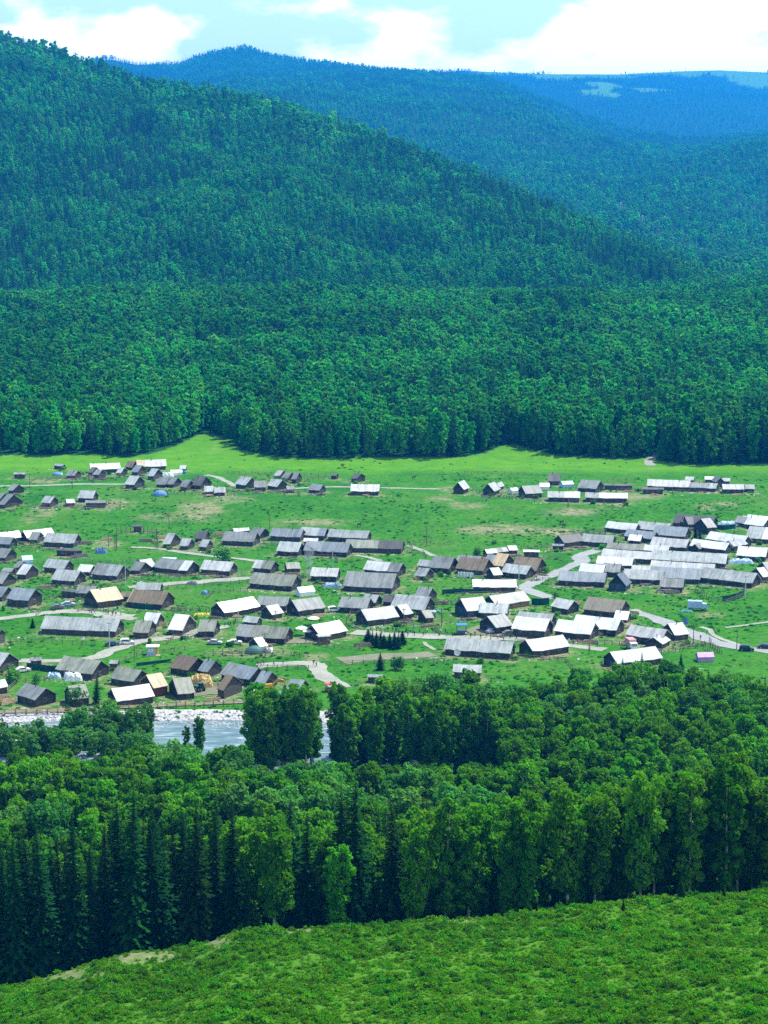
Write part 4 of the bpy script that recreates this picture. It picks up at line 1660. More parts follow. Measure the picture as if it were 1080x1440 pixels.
# young trees along the near water edge and single garden trees
for k in range(46):
    px_ = -12 + 226 * (k + rnd.random()) / 46
    p = at(px_, 1046 + rnd.uniform(-8, 9))
    place_tree('sapling', p.x, p.y, max(p.z, -1.5), rnd.uniform(5.5, 9.5) * (1 if px_ > 88 else .48), 'young light green tree on the gravel bar in front of the boardwalk', 'young trees on the gravel bar', name='young_tree', wide=1.15)
for k in range(44):
    px_ = -14 + 226 * (k + rnd.random()) / 44
    p = at(px_, 1064 + rnd.uniform(-9, 9))
    place_tree('sapling', p.x, p.y, max(p.z, -1.5), rnd.uniform(4.0, 6.8), 'bright young tree in the thicket between the near belt and the river', 'young trees of the river thicket', name='young_tree', wide=1.35)
for px_, py_, h, lab in [(280, 1068, 11, 'lone bright tree at the water edge right of the gravel bar'), (262, 1072, 9, 'shorter tree at the water edge left of the lone bright one')]:
    p = at(px_, py_)
    place_tree(0, p.x, p.y, p.z, h, lab, 'trees at the water edge')
SING = [
    ('spruce_near', 135, 990, 8.5, 'dark conical tree beside the weathered cabin above the boardwalk', 'spruce_tree', 1.5),
    ('garden_bush', 113, 992, 5.0, 'pale leafy willow in front of the weathered cabin above the boardwalk', 'willow_bush', 1.0),
    ('garden_bush', 17, 960, 4.5, 'round green bush below the left-edge cabin near the parked white car', 'garden_bush', 1.0),
    ('garden_bush', 50, 962, 3.6, 'dark green bush right of the white car at the left edge', 'garden_bush', .9),
    ('garden_bush', 318, 788, 5.6, 'large round pale willow bush beside the track in the upper village', 'willow_bush', 1.25),
    ('spruce_near', 46, 883, 3.4, 'small dark conifer alone on the green slope left of the long barn', 'spruce_tree', 1.6),
    ('garden_bush', 672, 785, 4.2, 'dark green bush behind the brown roofs by the road bend', 'garden_bush', .9),
    ('garden_bush', 870, 775, 3.5, 'pale bush squeezed between roofs of the right-hand cluster', 'garden_bush', 1.3),
    ('spruce_near', 978, 757, 5.0, 'dark small spruce in front of the many-gabled dark house', 'spruce_tree', 1.6),
    ('spruce_near', 984, 758, 4.4, 'second small spruce right of its twin before the many-gabled dark house', 'spruce_tree', 1.6),
    ('spruce_near', 535, 942, 5.2, 'small bushy spruce at the brown dirt yard, left of a pair', 'spruce_tree', 2.0),
    ('garden_bush', 560, 941, 4.2, 'rounded green bush at the brown dirt yard, right of a small spruce', 'garden_bush', .9),
    ('spruce_near', 903, 958, 8.5, 'dark spruce sticking up before the blue-grey roof at lower right', 'spruce_tree', 1.5),
    ('spruce_near', 874, 956, 6.5, 'thin dark spruce left of the bigger one before the blue-grey roof', 'spruce_tree', 1.2),
    ('spruce_near', 957, 950, 6.5, 'dark spruce half hidden in the wood right of the lower cabins', 'spruce_tree', 1.4),
    ('garden_bush', 185, 850, 2.2, 'low green hedge bush under the tan-roofed long house', 'garden_bush', 1.6),
    ('garden_bush', 215, 856, 2.2, 'low dark hedge bush by the corner of the tan-roofed long house', 'garden_bush', 1.6),
    ('garden_bush', 768, 806, 2.2, 'green bush at the roadside beside the light grey cabin', 'garden_bush', 1.5),
    ('garden_bush', 780, 840, 2.4, 'dark bush at the lower bend of the pale village road', 'garden_bush', 1.2),
    ('garden_bush', 695, 765, 1.6, 'low bush on the green slope above the row of small roofs', 'garden_bush', 1.5),
    ('spruce_near', 614, 1060, 4.5, 'short dark conifer at the water edge left of the grove', 'spruce_tree', 1.3),
]
for kd, px_, py_, h, lab, nm, wd in SING:
    p = at(px_, py_)
    place_tree(kd, p.x, p.y, p.z, h, lab, 'single trees and bushes of the village', name=nm, cat='bush' if 'bush' in nm else 'tree', wide=wd)
for px_, py_, h in [(518, 904, 4.4), (524, 907, 4.0), (529, 910, 4.8), (535, 905, 3.6), (540, 911, 4.2), (548, 911, 4.6), (555, 913, 5.6), (560, 912, 4.4), (566, 906, 4.6)]:
    p = at(px_, py_)
    place_tree('spruce_near', p.x, p.y, p.z, h, 'small dark spruce in the planted clump below the crowded street', 'planted spruces below the street', name='spruce_tree', wide=2.5)
for px_, py_, h in [(655, 1283, 4.2), (640, 1290, 2.2), (676, 1282, 1.8), (774, 1276, 2.0), (700, 1281, 1.5), (870, 1266, 3.0), (958, 1262, 2.6), (1018, 1262, 1.8), (877, 1280, 1.6), (975, 1254, 2.0), (815, 1272, 2.2)]:
    p = at(px_, py_)
    place_tree('spruce_near', p.x, p.y, p.z, h, 'little young spruce growing on the crest of the foreground meadow', 'young spruces on the meadow crest', name='spruce_tree', wide=1.9)

# ---- ground cover
X, Y = jgrid(-62, 62, 176, 262, 0.70, 0.48)
Z = T(X, Y)
px, py = project(X, Y, Z)
den = fbm(X / 3.2, Y / 3.2, 151, 3)
bare = np.zeros(len(X))
for cx, cy, rx, ry in BARE:
    bare = np.maximum(bare, np.clip(1.3 - ((px - cx) / rx) ** 2 - ((py - cy) / ry) ** 2, 0, 1))
k = (px > -70) & (px < 1150) & (py < 1490) & (rng.random(len(X)) < (0.42 + 0.85 * den) * (1 - .92 * bare)) & (Y < 259)
X, Y, Z = X[k], Y[k], Z[k]
s = 0.32 + 0.62 * rng.random(len(X)) ** 1.5 + 0.45 * np.clip(den[k], 0, 1)
scatter('low_shrubs', LIB['low_shrub'], np.stack([X, Y, Z - .04], 1), np.stack([s, s, s * (.9 + .5 * rng.random(len(X)))], 1), rng.integers(0, 4, len(X)), 'low green shrubs covering the foreground meadow', 'shrubs')
CNT['shrubs'] = len(X)
X, Y = jgrid(-62, 62, 182, 260, 0.42, 0.5)
Z = T(X, Y)
px, py = project(X, Y, Z)
bare = np.zeros(len(X))
for cx, cy, rx, ry in BARE:
    bare = np.maximum(bare, np.clip(1.3 - ((px - cx) / rx) ** 2 - ((py - cy) / ry) ** 2, 0, 1))
k = (px > -60) & (px < 1140) & (py < 1480) & (rng.random(len(X)) < (.42 + .5 * fbm(X / 4, Y / 4, 171, 2)) * (1 - .8 * bare))
X, Y, Z = X[k], Y[k], Z[k]
s = .16 + .26 * rng.random(len(X))
scatter('grass_tufts', LIB['tuft'], np.stack([X, Y, Z - .02], 1), np.stack([s, s, s], 1), rng.integers(0, 2, len(X)), 'grass tufts between the shrubs of the foreground meadow', 'grass')
X, Y = jgrid(-190, 190, 474, 905, 1.9, 0.48)
Z = T(X, Y)
px, py = project(X, Y, Z)
den = fbm(X / 16, Y / 24, 161, 3) + .35 * ((py > 745) & (py < 960))
k = (px > -60) & (px < 1140) & (py > edge_y(px) + 2) & (rng.random(len(X)) < (0.10 + 1.0 * den) * np.where(py < 672, .35, 1))
for rec in HREC:
    o = rec[0]
    k &= ~((np.abs(X - o.location.x) < rec[3] * .5) & (np.abs(Y - o.location.y) < rec[4] + 1.0))
ROADPTS = [np.array([at(*p)[:2] for p in pts]) for _, pts, w, _ in ROADS]
for P_, rd in zip(ROADPTS, ROADS):
    for a_, b_ in zip(P_[:-1], P_[1:]):
        ab = b_ - a_
        tt = np.clip(((X - a_[0]) * ab[0] + (Y - a_[1]) * ab[1]) / (ab @ ab), 0, 1)
        k &= np.hypot(X - a_[0] - tt * ab[0], Y - a_[1] - tt * ab[1]) > rd[2] * .5 + .3
X, Y, Z = X[k], Y[k], Z[k]
s = 0.22 + 0.62 * rng.random(len(X)) ** 1.8
scatter('weeds', LIB['weed'], np.stack([X, Y, Z - .04], 1), np.stack([s * 1.2, s * 1.2, s * .7], 1), rng.integers(0, 3, len(X)), 'scattered weed clumps on the village meadow', 'weeds')
CNT['weeds'] = len(X)
# undergrowth and bank scrub
X, Y = jgrid(-120, 120, 262, 432, 3.4, 0.48)
px, py = project(X, Y, T(X, Y))
k = (px > -90) & (px < 1170) & ((Y < 300) | (Y > 385)) & (rng.random(len(X)) < .6) & (Y < 423)
X, Y = X[k], Y[k]
s = 0.5 + 0.7 * rng.random(len(X))
scatter('undergrowth', LIB['under_bush'], np.stack([X, Y, T(X, Y)], 1), np.stack([s, s, s * .8], 1), rng.integers(0, 3, len(X)), 'leafy undergrowth below the trees of the near belt', 'undergrowth')
print('COUNTS', CNT, len(showset))
# ------------------------------------------------------------------ small things
def person_mesh(pose, mats):
    """One continuous figure grown with a skin modifier, coloured by height; 1.72 m tall, facing -y."""
    s = {'stand': (0.09, 0.02, 0.10), 'walk': (0.11, 0.30, 0.22), 'stride': (0.10, -0.24, -0.18)}[pose]
    hx, st, arm = s
    V = [(0, 0, .92), (0, 0, 1.12), (0, .01, 1.34), (0, 0, 1.48), (0, -.02, 1.58), (0, -.02, 1.68),
         (hx, 0, .88), (hx, -st * .55, .48), (hx, -st + (.12 if st > .1 else 0), .08), (hx, -st - .12, .04),
         (-hx, 0, .88), (-hx, st * .35 - .03, .48), (-hx, st, .08), (-hx, st - .14, .04),
         (.19, 0, 1.38), (.25, arm * .6, 1.10), (.26, arm - .08, .86), (.26, arm - .10, .78),
         (-.19, 0, 1.38), (-.25, -arm * .6, 1.10), (-.26, -arm - .08, .86), (-.26, -arm - .10, .78)]
    E = [(0, 1), (1, 2), (2, 3), (3, 4), (4, 5), (0, 6), (6, 7), (7, 8), (8, 9), (0, 10), (10, 11), (11, 12), (12, 13), (2, 14), (14, 15), (15, 16), (16, 17), (2, 18), (18, 19), (19, 20), (20, 21)]
    R = [.15, .14, .17, .06, .10, .09, .10, .075, .05, .045, .10, .075, .05, .045, .075, .055, .04, .035, .075, .055, .04, .035]
    me = bpy.data.meshes.new('figure')
    me.from_pydata(V, E, [])
    o = bpy.data.objects.new('figure', me)
    COL.objects.link(o)
    bpy.context.view_layer.objects.active = o
    o.modifiers.new('skin', 'SKIN')
    if not me.skin_vertices:
        bpy.ops.mesh.customdata_skin_add()
    for k, r in enumerate(R):
        me.skin_vertices[0].data[k].radius = (r, r * .8)
    me.skin_vertices[0].data[0].use_root = True
    o.modifiers.new('sub', 'SUBSURF').levels = 1
    dg = bpy.context.evaluated_depsgraph_get()
    out = bpy.data.meshes.new_from_object(o.evaluated_get(dg))
    bpy.data.objects.remove(o)
    out.name = 'person'
    out.materials.clear()
    for q in mats:
        out.materials.append(MATS[q])
    for p in out.polygons:
        c = p.center
        if c.z > 1.62 or (c.z > 1.5 and c.y > .02):
            p.material_index = 3
        elif c.z > 1.47 or (c.z < .84 and abs(c.x) > .21):
            p.material_index = 2
        elif c.z > .92:
            p.material_index = 0
        else:
            p.material_index = 1
        p.use_smooth = True
    return out


OUTFITS = [('cloth_black', 'cloth_navy', 'dark'), ('cloth_red', 'cloth_black', 'red'), ('cloth_white', 'cloth_navy', 'white'), ('cloth_blue', 'cloth_black', 'blue'), ('cloth_khaki', 'cloth_black', 'khaki'), ('cloth_navy', 'cloth_khaki', 'navy')]
PM = {}
for a_, b_, nm in OUTFITS:
    for ps in ('stand', 'walk', 'stride'):
        PM[nm, ps] = person_mesh(ps, [a_, b_, 'skin', 'hair'])
rp = random.Random(11)


def people(spots, where, group):
    for px_, py_ in spots:
        nm = rp.choice([q[2] for q in OUTFITS])
        ps = rp.choice(('stand', 'walk', 'stride'))
        p = at(px_, py_)
        o = link('person', PM[nm, ps], None, (p.x, p.y, p.z + .06), rp.uniform(0, 6.28), rp.uniform(.94, 1.05))
        tag(o, 'person in %s top %s %s' % (nm, 'standing' if ps == 'stand' else 'walking', where), 'person', group)


people([(126, 863), (129, 865), (133, 864), (146, 862), (149, 864), (152, 865), (153, 862), (158, 866), (160, 864), (110, 861), (163, 867), (170, 866)], 'on the dirt in front of the tan roofs', 'people by the tan-roofed houses')
people([(321, 879), (324, 881), (329, 880), (331, 877), (316, 882)], 'beside the white-roofed open house', 'people near the white-roofed house')
people([(441, 936), (445, 938)], 'on the cream road junction', 'people at the road junction')
people([(363, 936), (367, 937), (371, 935), (385, 937), (398, 936)], 'along the lower fence', 'people along the lower fence')
people([(515 + k * 4.6 + rp.uniform(-2, 2), 890 + rp.uniform(-3, 4) + k * .15) for k in range(27)], 'in the crowd on the village street', 'crowd on the village street')
people([(655, 896), (662, 898), (668, 895), (676, 899), (684, 897), (690, 900), (700, 899), (708, 901), (718, 898), (726, 900)], 'on the street behind the long front house', 'people behind the long front house')
people([(985, 900), (998, 903)], 'on the grey road at lower right', 'people on the right road')
people([(730, 886), (745, 888), (752, 889), (800, 905), (806, 907), (812, 906), (840, 909)], 'near the white-roofed shops', 'people near the white shops')
people([(101, 682)], 'on the far left track', 'people on the far track')


def horse_mesh():
    V = [(0, .55, 1.15), (0, 0, 1.10), (0, -.55, 1.18), (0, -.85, 1.55), (0, -1.02, 1.80), (0, -1.30, 1.62), (0, .78, 1.15), (0, .90, .70)]
    E = [(0, 1), (1, 2), (2, 3), (3, 4), (4, 5), (0, 6), (6, 7)]
    R = [.27, .30, .26, .15, .12, .08, .10, .05]
    for sx in (-1, 1):
        b0 = len(V)
        V += [(sx * .16, -.52, .85), (sx * .15, -.50, .50), (sx * .15, -.52, .06)]
        E += [(2, b0), (b0, b0 + 1), (b0 + 1, b0 + 2)]
        R += [.12, .07, .055]
        b0 = len(V)
        V += [(sx * .16, .50, .85), (sx * .15, .66, .52), (sx * .15, .58, .06)]
        E += [(0, b0), (b0, b0 + 1), (b0 + 1, b0 + 2)]
        R += [.15, .075, .055]
    me = bpy.data.meshes.new('figure')
    me.from_pydata(V, E, [])
    o = bpy.data.objects.new('figure', me)
    COL.objects.link(o)
    bpy.context.view_layer.objects.active = o
    o.modifiers.new('skin', 'SKIN')
    if not me.skin_vertices:
        bpy.ops.mesh.customdata_skin_add()
    for k, r in enumerate(R):
        me.skin_vertices[0].data[k].radius = (r, r)
    me.skin_vertices[0].data[1].use_root = True
    o.modifiers.new('sub', 'SUBSURF').levels = 1
    out = bpy.data.meshes.new_from_object(o.evaluated_get(bpy.context.evaluated_depsgraph_get()))
    bpy.data.objects.remove(o)
    out.name = 'horse'
    out.materials.clear()
    out.materials.append(MATS['horse_coat'])
    return out


HM = horse_mesh()
for px_, py_, rz, lab in [(505, 741, 1.4, 'dark horse grazing alone on the open green slope above the village'), (582, 674, 1.7, 'tiny dark horse on the far meadow near the forest edge'),
                          (793, 742, .8, 'dark horse on the grass slope above the road bend'), (790, 737, 1.9, 'second dark horse slightly behind the one above the road bend')]:
    p = at(px_, py_)
    tag(link('horse', HM, None, (p.x, p.y, p.z), rz), lab, 'horse', 'grazing horses')


# ---- vehicles
WHEEL = MB()
WHEEL.tube([(0, -.10, 0), (0, .10, 0)], [.34, .34], 14)
WHEEL_M = WHEEL.mesh('wheel', 'rubber')
RIM = MB()
RIM.tube([(0, -.105, 0), (0, .105, 0)], [.19, .19], 10)
RIM_M = RIM.mesh('rim', 'grey_metal')


def wheels(root, xs, yw, s=1.0):
    for x in xs:
        for sy in (-1, 1):
            w = link('wheel', WHEEL_M, root, (x, sy * yw, .34 * s), 0, s)
            link('rim', RIM_M, w)


def car(px_, py_, rz, paint, label, suv=False):
    p = at(px_, py_)
    root = thing('parked_car', label, 'car', (p.x, p.y, p.z + .03), rz, 'cars parked in the village')
    h = 1.72 if suv else 1.45
    b_ = MB()
    b_.extrude([(-2.15, .32), (2.1, .32), (2.18, .62), (2.05, .82), (1.05, .95), (.45, h - .06), (.2, h), (-1.35, h) if suv else (-.95, h), (-2.0, h - .25) if suv else (-1.65, 1.0), (-2.18, .92)], -.86, .86, 'y')
    body = b_.obj('body', paint, root)
    g = MB()
    bk = [(-1.75, 1.0), (-1.5, h - .12)] if suv else [(-1.35, 1.0), (-.95, h - .12)]
    for sy in (-1, 1):
        y0, y1 = sorted((sy * .855, sy * .868))
        g2 = MB()
        g2.extrude([bk[0], (.85, 1.0), (.40, h - .12), bk[1]], y0, y1, 'y')
        g2.obj('side_window', 'window_glass', body)
    g.add([(1.02, -.74, .98), (1.02, .74, .98), (.50, .68, h - .10), (.50, -.68, h - .10), (1.07, -.74, .985), (1.07, .74, .985), (.55, .68, h - .08), (.55, -.68, h - .08)],
          [(0, 1, 2, 3), (7, 6, 5, 4), (0, 4, 5, 1), (1, 5, 6, 2), (2, 6, 7, 3), (3, 7, 4, 0)])
    g.obj('windscreen', 'window_glass', body)
    for sy in (-1, 1):
        l = MB()
        l.box(2.10, 2.20, sy * .62 - .16, sy * .62 + .16, .60, .74)
        l.obj('headlight', 'paint_white', root)
    wheels(root, (-1.35, 1.35), .80)


car(158, 908, .15, 'paint_navy', 'dark navy car parked at the roadside below the long barn')
car(179, 906, .1, 'paint_white', 'white off-road car parked right of the navy car by the barn', True)
car(302, 906, -.1, 'paint_silver', 'silver car parked on grass left of another pale car')
car(330, 906, .2, 'paint_white', 'white car parked on grass right of the silver one')
car(32, 945, .5, 'paint_white', 'white car parked beside the left-edge cabin')
car(1050, 915, -.15, 'paint_black', 'black car on the grey road at the right edge', True)
car(1076, 912, -.15, 'paint_black', 'black car partly cut by the right picture edge')
car(81, 856, .3, 'paint_grey', 'dark grey car parked by the left dirt road')
car(96, 852, .2, 'paint_pale_blue', 'pale blue car parked behind the dark grey car on the left')
car(348, 858, .3, 'paint_blue', 'blue car in front of the white-roofed open house', True)
car(693, 890, .6, 'paint_silver', 'silver car parked before the dark gable house on the street')
car(716, 893, .2, 'paint_grey', 'grey car parked right of the dark gable house')
car(470, 860, .3, 'paint_white', 'white car between grey roofs above the crowded street', True)


def truck(px_, py_, rz, boxp, cabp, label, name='box_truck', length=6.2):
    p = at(px_, py_)
    root = thing(name, label, 'truck', (p.x, p.y, p.z + .03), rz)
    m = MB()
    m.box(-length / 2, length / 2 - 1.75, -1.12, 1.12, .85, 3.05)
    m.obj('cargo_box', boxp, root)
    m = MB()
    x0 = length / 2 - 1.65
    m.extrude([(x0, .55), (x0 + 1.65, .55), (x0 + 1.65, 1.35), (x0 + 1.3, 2.25), (x0, 2.35)], -1.0, 1.0, 'y')
    c = m.obj('cab', cabp, root)
    m = MB()
    m.add([(x0 + 1.63, -.85, 1.42), (x0 + 1.63, .85, 1.42), (x0 + 1.36, .8, 2.12), (x0 + 1.36, -.8, 2.12), (x0 + 1.69, -.85, 1.43), (x0 + 1.69, .85, 1.43), (x0 + 1.42, .8, 2.15), (x0 + 1.42, -.8, 2.15)],
          [(0, 1, 2, 3), (7, 6, 5, 4), (0, 4, 5, 1), (1, 5, 6, 2), (2, 6, 7, 3), (3, 7, 4, 0)])
    m.obj('windscreen', 'window_glass', c)
    m = MB()
    m.box(-length / 2 + .05, length / 2 - .1, -.45, .45, .5, .84)
    m.obj('chassis', 'dark_metal', root)
    wheels(root, (-length / 2 + 1.1, length / 2 - .9), .92, 1.25)


truck(981, 858, -.2, 'paint_pale_blue', 'paint_pale_blue', 'pale blue box truck standing in the green field at right')
truck(888, 913, -1.35, 'paint_pink', 'paint_white', 'faded red delivery van with white front near the lower right cabins', 'delivery_van', 5.2)
# yellow digger
p = at(378, 970)
root = thing('excavator', 'yellow excavator working in the riverside yard', 'excavator', (p.x, p.y, p.z + .03), .2)
for sy in (-1, 1):
    m = MB()
    m.extrude([(-1.5, .05), (1.5, .05), (1.75, .4), (1.5, .75), (-1.5, .75), (-1.75, .4)], sy * .95 - .25, sy * .95 + .25, 'y')
    m.obj('track', 'rubber', root)
m = MB()
m.box(-1.7, 1.0, -1.1, 1.1, .78, 1.75, top=(.2, .1, .1, .1))
hs_ = m.obj('body', 'paint_yellow', root)
m = MB()
m.box(-.2, 1.05, .1, 1.05, 1.76, 2.75, top=(.1, .25, .05, .05))
m.obj('cab', 'window_glass', root)
m = MB()
m.tube([(.9, -.3, 1.3), (2.6, -.3, 3.0), (4.0, -.3, 2.5), (4.3, -.3, 1.0)], [.24, .22, .18, .15], 6)
m.obj('boom', 'paint_yellow', root)
m = MB()
m.extrude([(4.0, .9), (4.6, 1.1), (4.7, .5), (4.3, .25), (3.9, .5)], -.65, .05, 'y')
m.obj('bucket', 'dark_metal', root)
# green tractor
p = at(280, 972)
root = thing('tractor', 'dark green tractor parked in front of the hay heaps', 'tractor', (p.x, p.y, p.z + .03), 2.4)
m = MB()
m.box(-.3, 1.9, -.42, .42, .75, 1.35, top=(0, .15, .05, .05))
m.obj('bonnet', 'paint_green', root)
m = MB()
m.box(-1.3, -.35, -.7, .7, .9, 2.35, top=(.15, .1, .1, .1))
m.obj('cab', 'window_glass', root)
m = MB()
m.box(-1.35, -.2, -.75, .75, 2.37, 2.5)
m.obj('cab_roof', 'paint_green', root)
for x, r, y in ((-.9, 1.9, .8), (1.4, 1.15, .62)):
    for sy in (-1, 1):
        w = link('wheel', WHEEL_M, root, (x, sy * y, .34 * r), 0, (r, 1.6, r))
        link('rim', RIM_M, w)


# ---- tents, tarps, stalls
def dome_tent(px_, py_, rx, ry, h, mats, label, cat='tent'):
    p = at(px_, py_)
    root = thing('dome_tent', label, cat, (p.x, p.y, p.z), .3)
    m = MB()
    n, k = 14, 6
    vs = [(rx * math.cos(2 * math.pi * i / n) * math.cos(j / k * 1.5), ry * math.sin(2 * math.pi * i / n) * math.cos(j / k * 1.5), h * math.sin(j / k * 1.5) - .05) for j in range(k + 1) for i in range(n)]
    fs = [(j * n + i, j * n + (i + 1) % n, (j + 1) * n + (i + 1) % n, (j + 1) * n + i) for j in range(k) for i in range(n)]
    fs.append(tuple(range(k * n, k * n + n)))
    m.add(vs, fs)
    m.obj('canopy', mats[0], root)
    m = MB()
    m.extrude([(-.8, 0), (.8, 0), (0, h * .75)], rx * .55, rx + .35, 'x')
    m.obj('entrance', mats[1], root)


dome_tent(358, 918, 3.0, 2.2, 2.2, ('canvas_green', 'canvas_teal'), 'dark green dome tent with teal end in the lower field')
dome_tent(373, 917, 1.9, 1.6, 1.7, ('paint_grey', 'canvas_white'), 'smaller dark grey dome tent right of the green one')
dome_tent(80, 668, 2.2, 1.6, 1.4, ('canvas_blue', 'canvas_pale_blue'), 'small blue tarp tent on the far left meadow')
dome_tent(225, 697, 3.2, 2.2, 2.4, ('canvas_blue', 'canvas_green'), 'blue rounded tent below the far hamlet under the meadow tongue')
dome_tent(288, 835, 1.2, 1.0, 1.3, ('canvas_blue', 'paint_navy'), 'blue dome tent alone on the green plot below the road')


def ridge_tent(px_, py_, rz, L, w, h, mt, label, wall=1.4):
    p = at(px_, py_)
    root = thing('canvas_tent', label, 'tent', (p.x, p.y, p.z), rz)
    m = MB()
    m.box(-L / 2, L / 2, -w / 2, w / 2, -.2, wall)
    m.obj('wall', mt, root)
    m = MB()
    m.extrude([(-w / 2 - .2, wall - .05), (0, h), (w / 2 + .2, wall - .05), (w / 2 + .2, wall + .03), (0, h + .09), (-w / 2 - .2, wall + .03)], -L / 2 - .15, L / 2 + .15, 'x')
    m.obj('roof', mt, root)
    m = MB()
    m.extrude([(-w / 2 + .1, wall - .01), (w / 2 - .1, wall - .01), (0, h - .05)], -L / 2, -L / 2 + .06, 'x')
    m.obj('gable', mt, root)


ridge_tent(429, 837, .5, 5.5, 3.6, 2.9, 'canvas_white', 'white canvas tent below the smoke, beside the weathered long house')
ridge_tent(765.5, 688, 0, 4.0, 3.5, 2.7, 'canvas_white', 'white tent on the far terrace between two grey roofs')
ridge_tent(722, 694, .6, 3.4, 2.6, 2.4, 'canvas_white', 'small white tent left of the far grey cabin')
ridge_tent(797, 685, .3, 5.0, 3.2, 2.6, 'canvas_pale_blue', 'pale green-blue canvas shelter on the far right terrace')
ridge_tent(248, 668, .2, 5.0, 3.0, 2.3, 'canvas_white', 'white canvas cover among the far roofs under the meadow tongue')
ridge_tent(991, 929, .1, 4.5, 3.0, 2.4, 'canvas_purple', 'pale purple tent at the wood edge in the lower right')
ridge_tent(38, 792, .4, 3.6, 3.0, 2.8, 'canvas_pale_blue', 'pale turquoise tent between roofs at the left edge')


def tarp_heap(px_, py_, L, w, h, mt, label, nm='tarp_heap', cat='tarp', rz=0.1):
    """lumpy covered heap"""
    p = at(px_, py_)
    rs = np.random.default_rng(int(px_ * 7 + py_))
    nx_, ny_ = 14, 8
    vs = []
    for j in range(ny_ + 1):
        for i_ in range(nx_ + 1):
            u, v = i_ / nx_ * 2 - 1, j / ny_ * 2 - 1
            e = (1 - abs(u) ** 4) * (1 - abs(v) ** 3)
            vs.append((u * L / 2, v * w / 2, -.15 + h * (e ** .6) * (0.7 + .5 * rs.random())))
    fs = [(j * (nx_ + 1) + i_, j * (nx_ + 1) + i_ + 1, (j + 1) * (nx_ + 1) + i_ + 1, (j + 1) * (nx_ + 1) + i_) for j in range(ny_) for i_ in range(nx_)]
    m = MB()
    m.add(vs, fs)
    tag(m.obj(nm, mt, None, (p.x, p.y, p.z), rz), label, cat)


tarp_heap(15.5, 850, 3.2, 2.4, 1.6, 'canvas_blue', 'bright blue tarp heap at the corner of the left-edge cabin')
tarp_heap(468, 826, 6.5, 2.0, 1.7, 'canvas_pale_blue', 'pale blue cloth cover left of the big grey house')
tarp_heap(1042, 792, 9.0, 3.0, 1.8, 'canvas_pale_blue', 'pale blue plastic cover on the ground below white roofs at right')
tarp_heap(1024, 738, 9.0, 3.0, 1.5, 'canvas_pale_blue', 'pale blue cover behind the many-gabled dark house')
tarp_heap(104, 956, 5.0, 2.6, 2.0, 'canvas_white', 'white wrapped bales below the weathered long barn')
tarp_heap(96, 955, 2.6, 2.2, 2.1, 'canvas_white', 'single white wrapped bale left of the longer pile')
tarp_heap(76, 953, 4.0, 2.4, 1.6, 'canvas_pale_blue', 'white and blue tarp pile near the left weathered barn')
tarp_heap(282, 961, 6.5, 3.4, 2.6, 'hay', 'tan hay heap behind the green tractor', 'hay_heap', 'hay heap')
tarp_heap(290, 966, 4.0, 2.6, 1.8, 'hay', 'lower tan hay heap right of the tractor', 'hay_heap', 'hay heap')
tarp_heap(284, 866, 6.0, 2.2, 1.1, 'straw_yellow', 'bright yellow straw strip beside the white-roofed open house', 'straw_heap', 'straw')
tarp_heap(873, 688, 7.0, 3.0, 1.6, 'cut_wood', 'pale heap of chipped wood on the far right terrace', 'wood_heap', 'wood heap')
tarp_heap(232, 670, 8.0, 3.0, 2.0, 'canvas_white', 'white sheet covered heap at right of the far hamlet')
tarp_heap(257, 666, 4.5, 2.2, 1.6, 'canvas_teal', 'turquoise tarp at the right end of the far hamlet')
tarp_heap(142, 778, 4.5, 2.4, 2.2, 'canvas_blue', 'dark blue covered cart below the corral')
tarp_heap(270, 822, 4.0, 1.8, 1.3, 'paint_grey', 'dark covered cart standing on the pale road')
tarp_heap(965, 861, 4.6, 1.8, 0.9, 'canvas_teal', 'teal tarp over a low heap left of the box truck')
tarp_heap(964, 877, 1.5, 1.4, 2.0, 'paint_blue', 'small blue covered stack above the grey road')
tarp_heap(383, 976, 5.5, 2.2, 1.0, 'canvas_teal', 'turquoise tarp by the river bank right of the excavator')
tarp_heap(362, 974, 3.5, 2.0, 1.0, 'canvas_white', 'white tarp heap left of the turquoise one by the river')
tarp_heap(612, 862, 4.0, 2.0, 1.2, 'canvas_teal', 'green-blue tarp beside the small dark gable cabin')
# white cloth screens by the brown roofs
p0, p1 = at(644, 812), at(666, 813)
m = MB()
n = 16
vs, fs = [], []
for k in range(n + 1):
    q = k / n
    for side in (0, .05):
        for z in (.1, 2.0 + .15 * math.sin(k * 2.3)):
            vs.append((p0.x + (p1.x - p0.x) * q, p0.y + (p1.y - p0.y) * q + .25 * math.sin(k * 1.9) + side, p0.z + z))
for k in range(n):
    b0 = k * 4
    fs += [(b0, b0 + 4, b0 + 5, b0 + 1), (b0 + 3, b0 + 7, b0 + 6, b0 + 2), (b0 + 1, b0 + 5, b0 + 7, b0 + 3)]
m.add(vs, fs)
tag(m.obj('cloth_screen', 'canvas_white'), 'row of white cloths hung in front of the brown roofs', 'cloth')


def umbrella(px_, py_, label):
    p = at(px_, py_)
    root = thing('parasol', label, 'parasol', (p.x, p.y, p.z), 0, 'white parasols at the outdoor stall')
    m = MB()
    m.tube([(0, 0, -.1), (0, 0, 2.7)], [.04, .04], 6)
    m.obj('pole', 'pale_pole', root)
    m = MB()
    m.lathe([(1.9, 2.15), (1.0, 2.55), (.05, 2.85)], 8)
    m.obj('canopy', 'canvas_white', root)


umbrella(434, 897, 'white parasol left of the cream-roofed house by the street')
umbrella(441, 879, 'white parasol farther back at the stall area')
umbrella(424, 893, 'white parasol left of the nearer stall parasol')


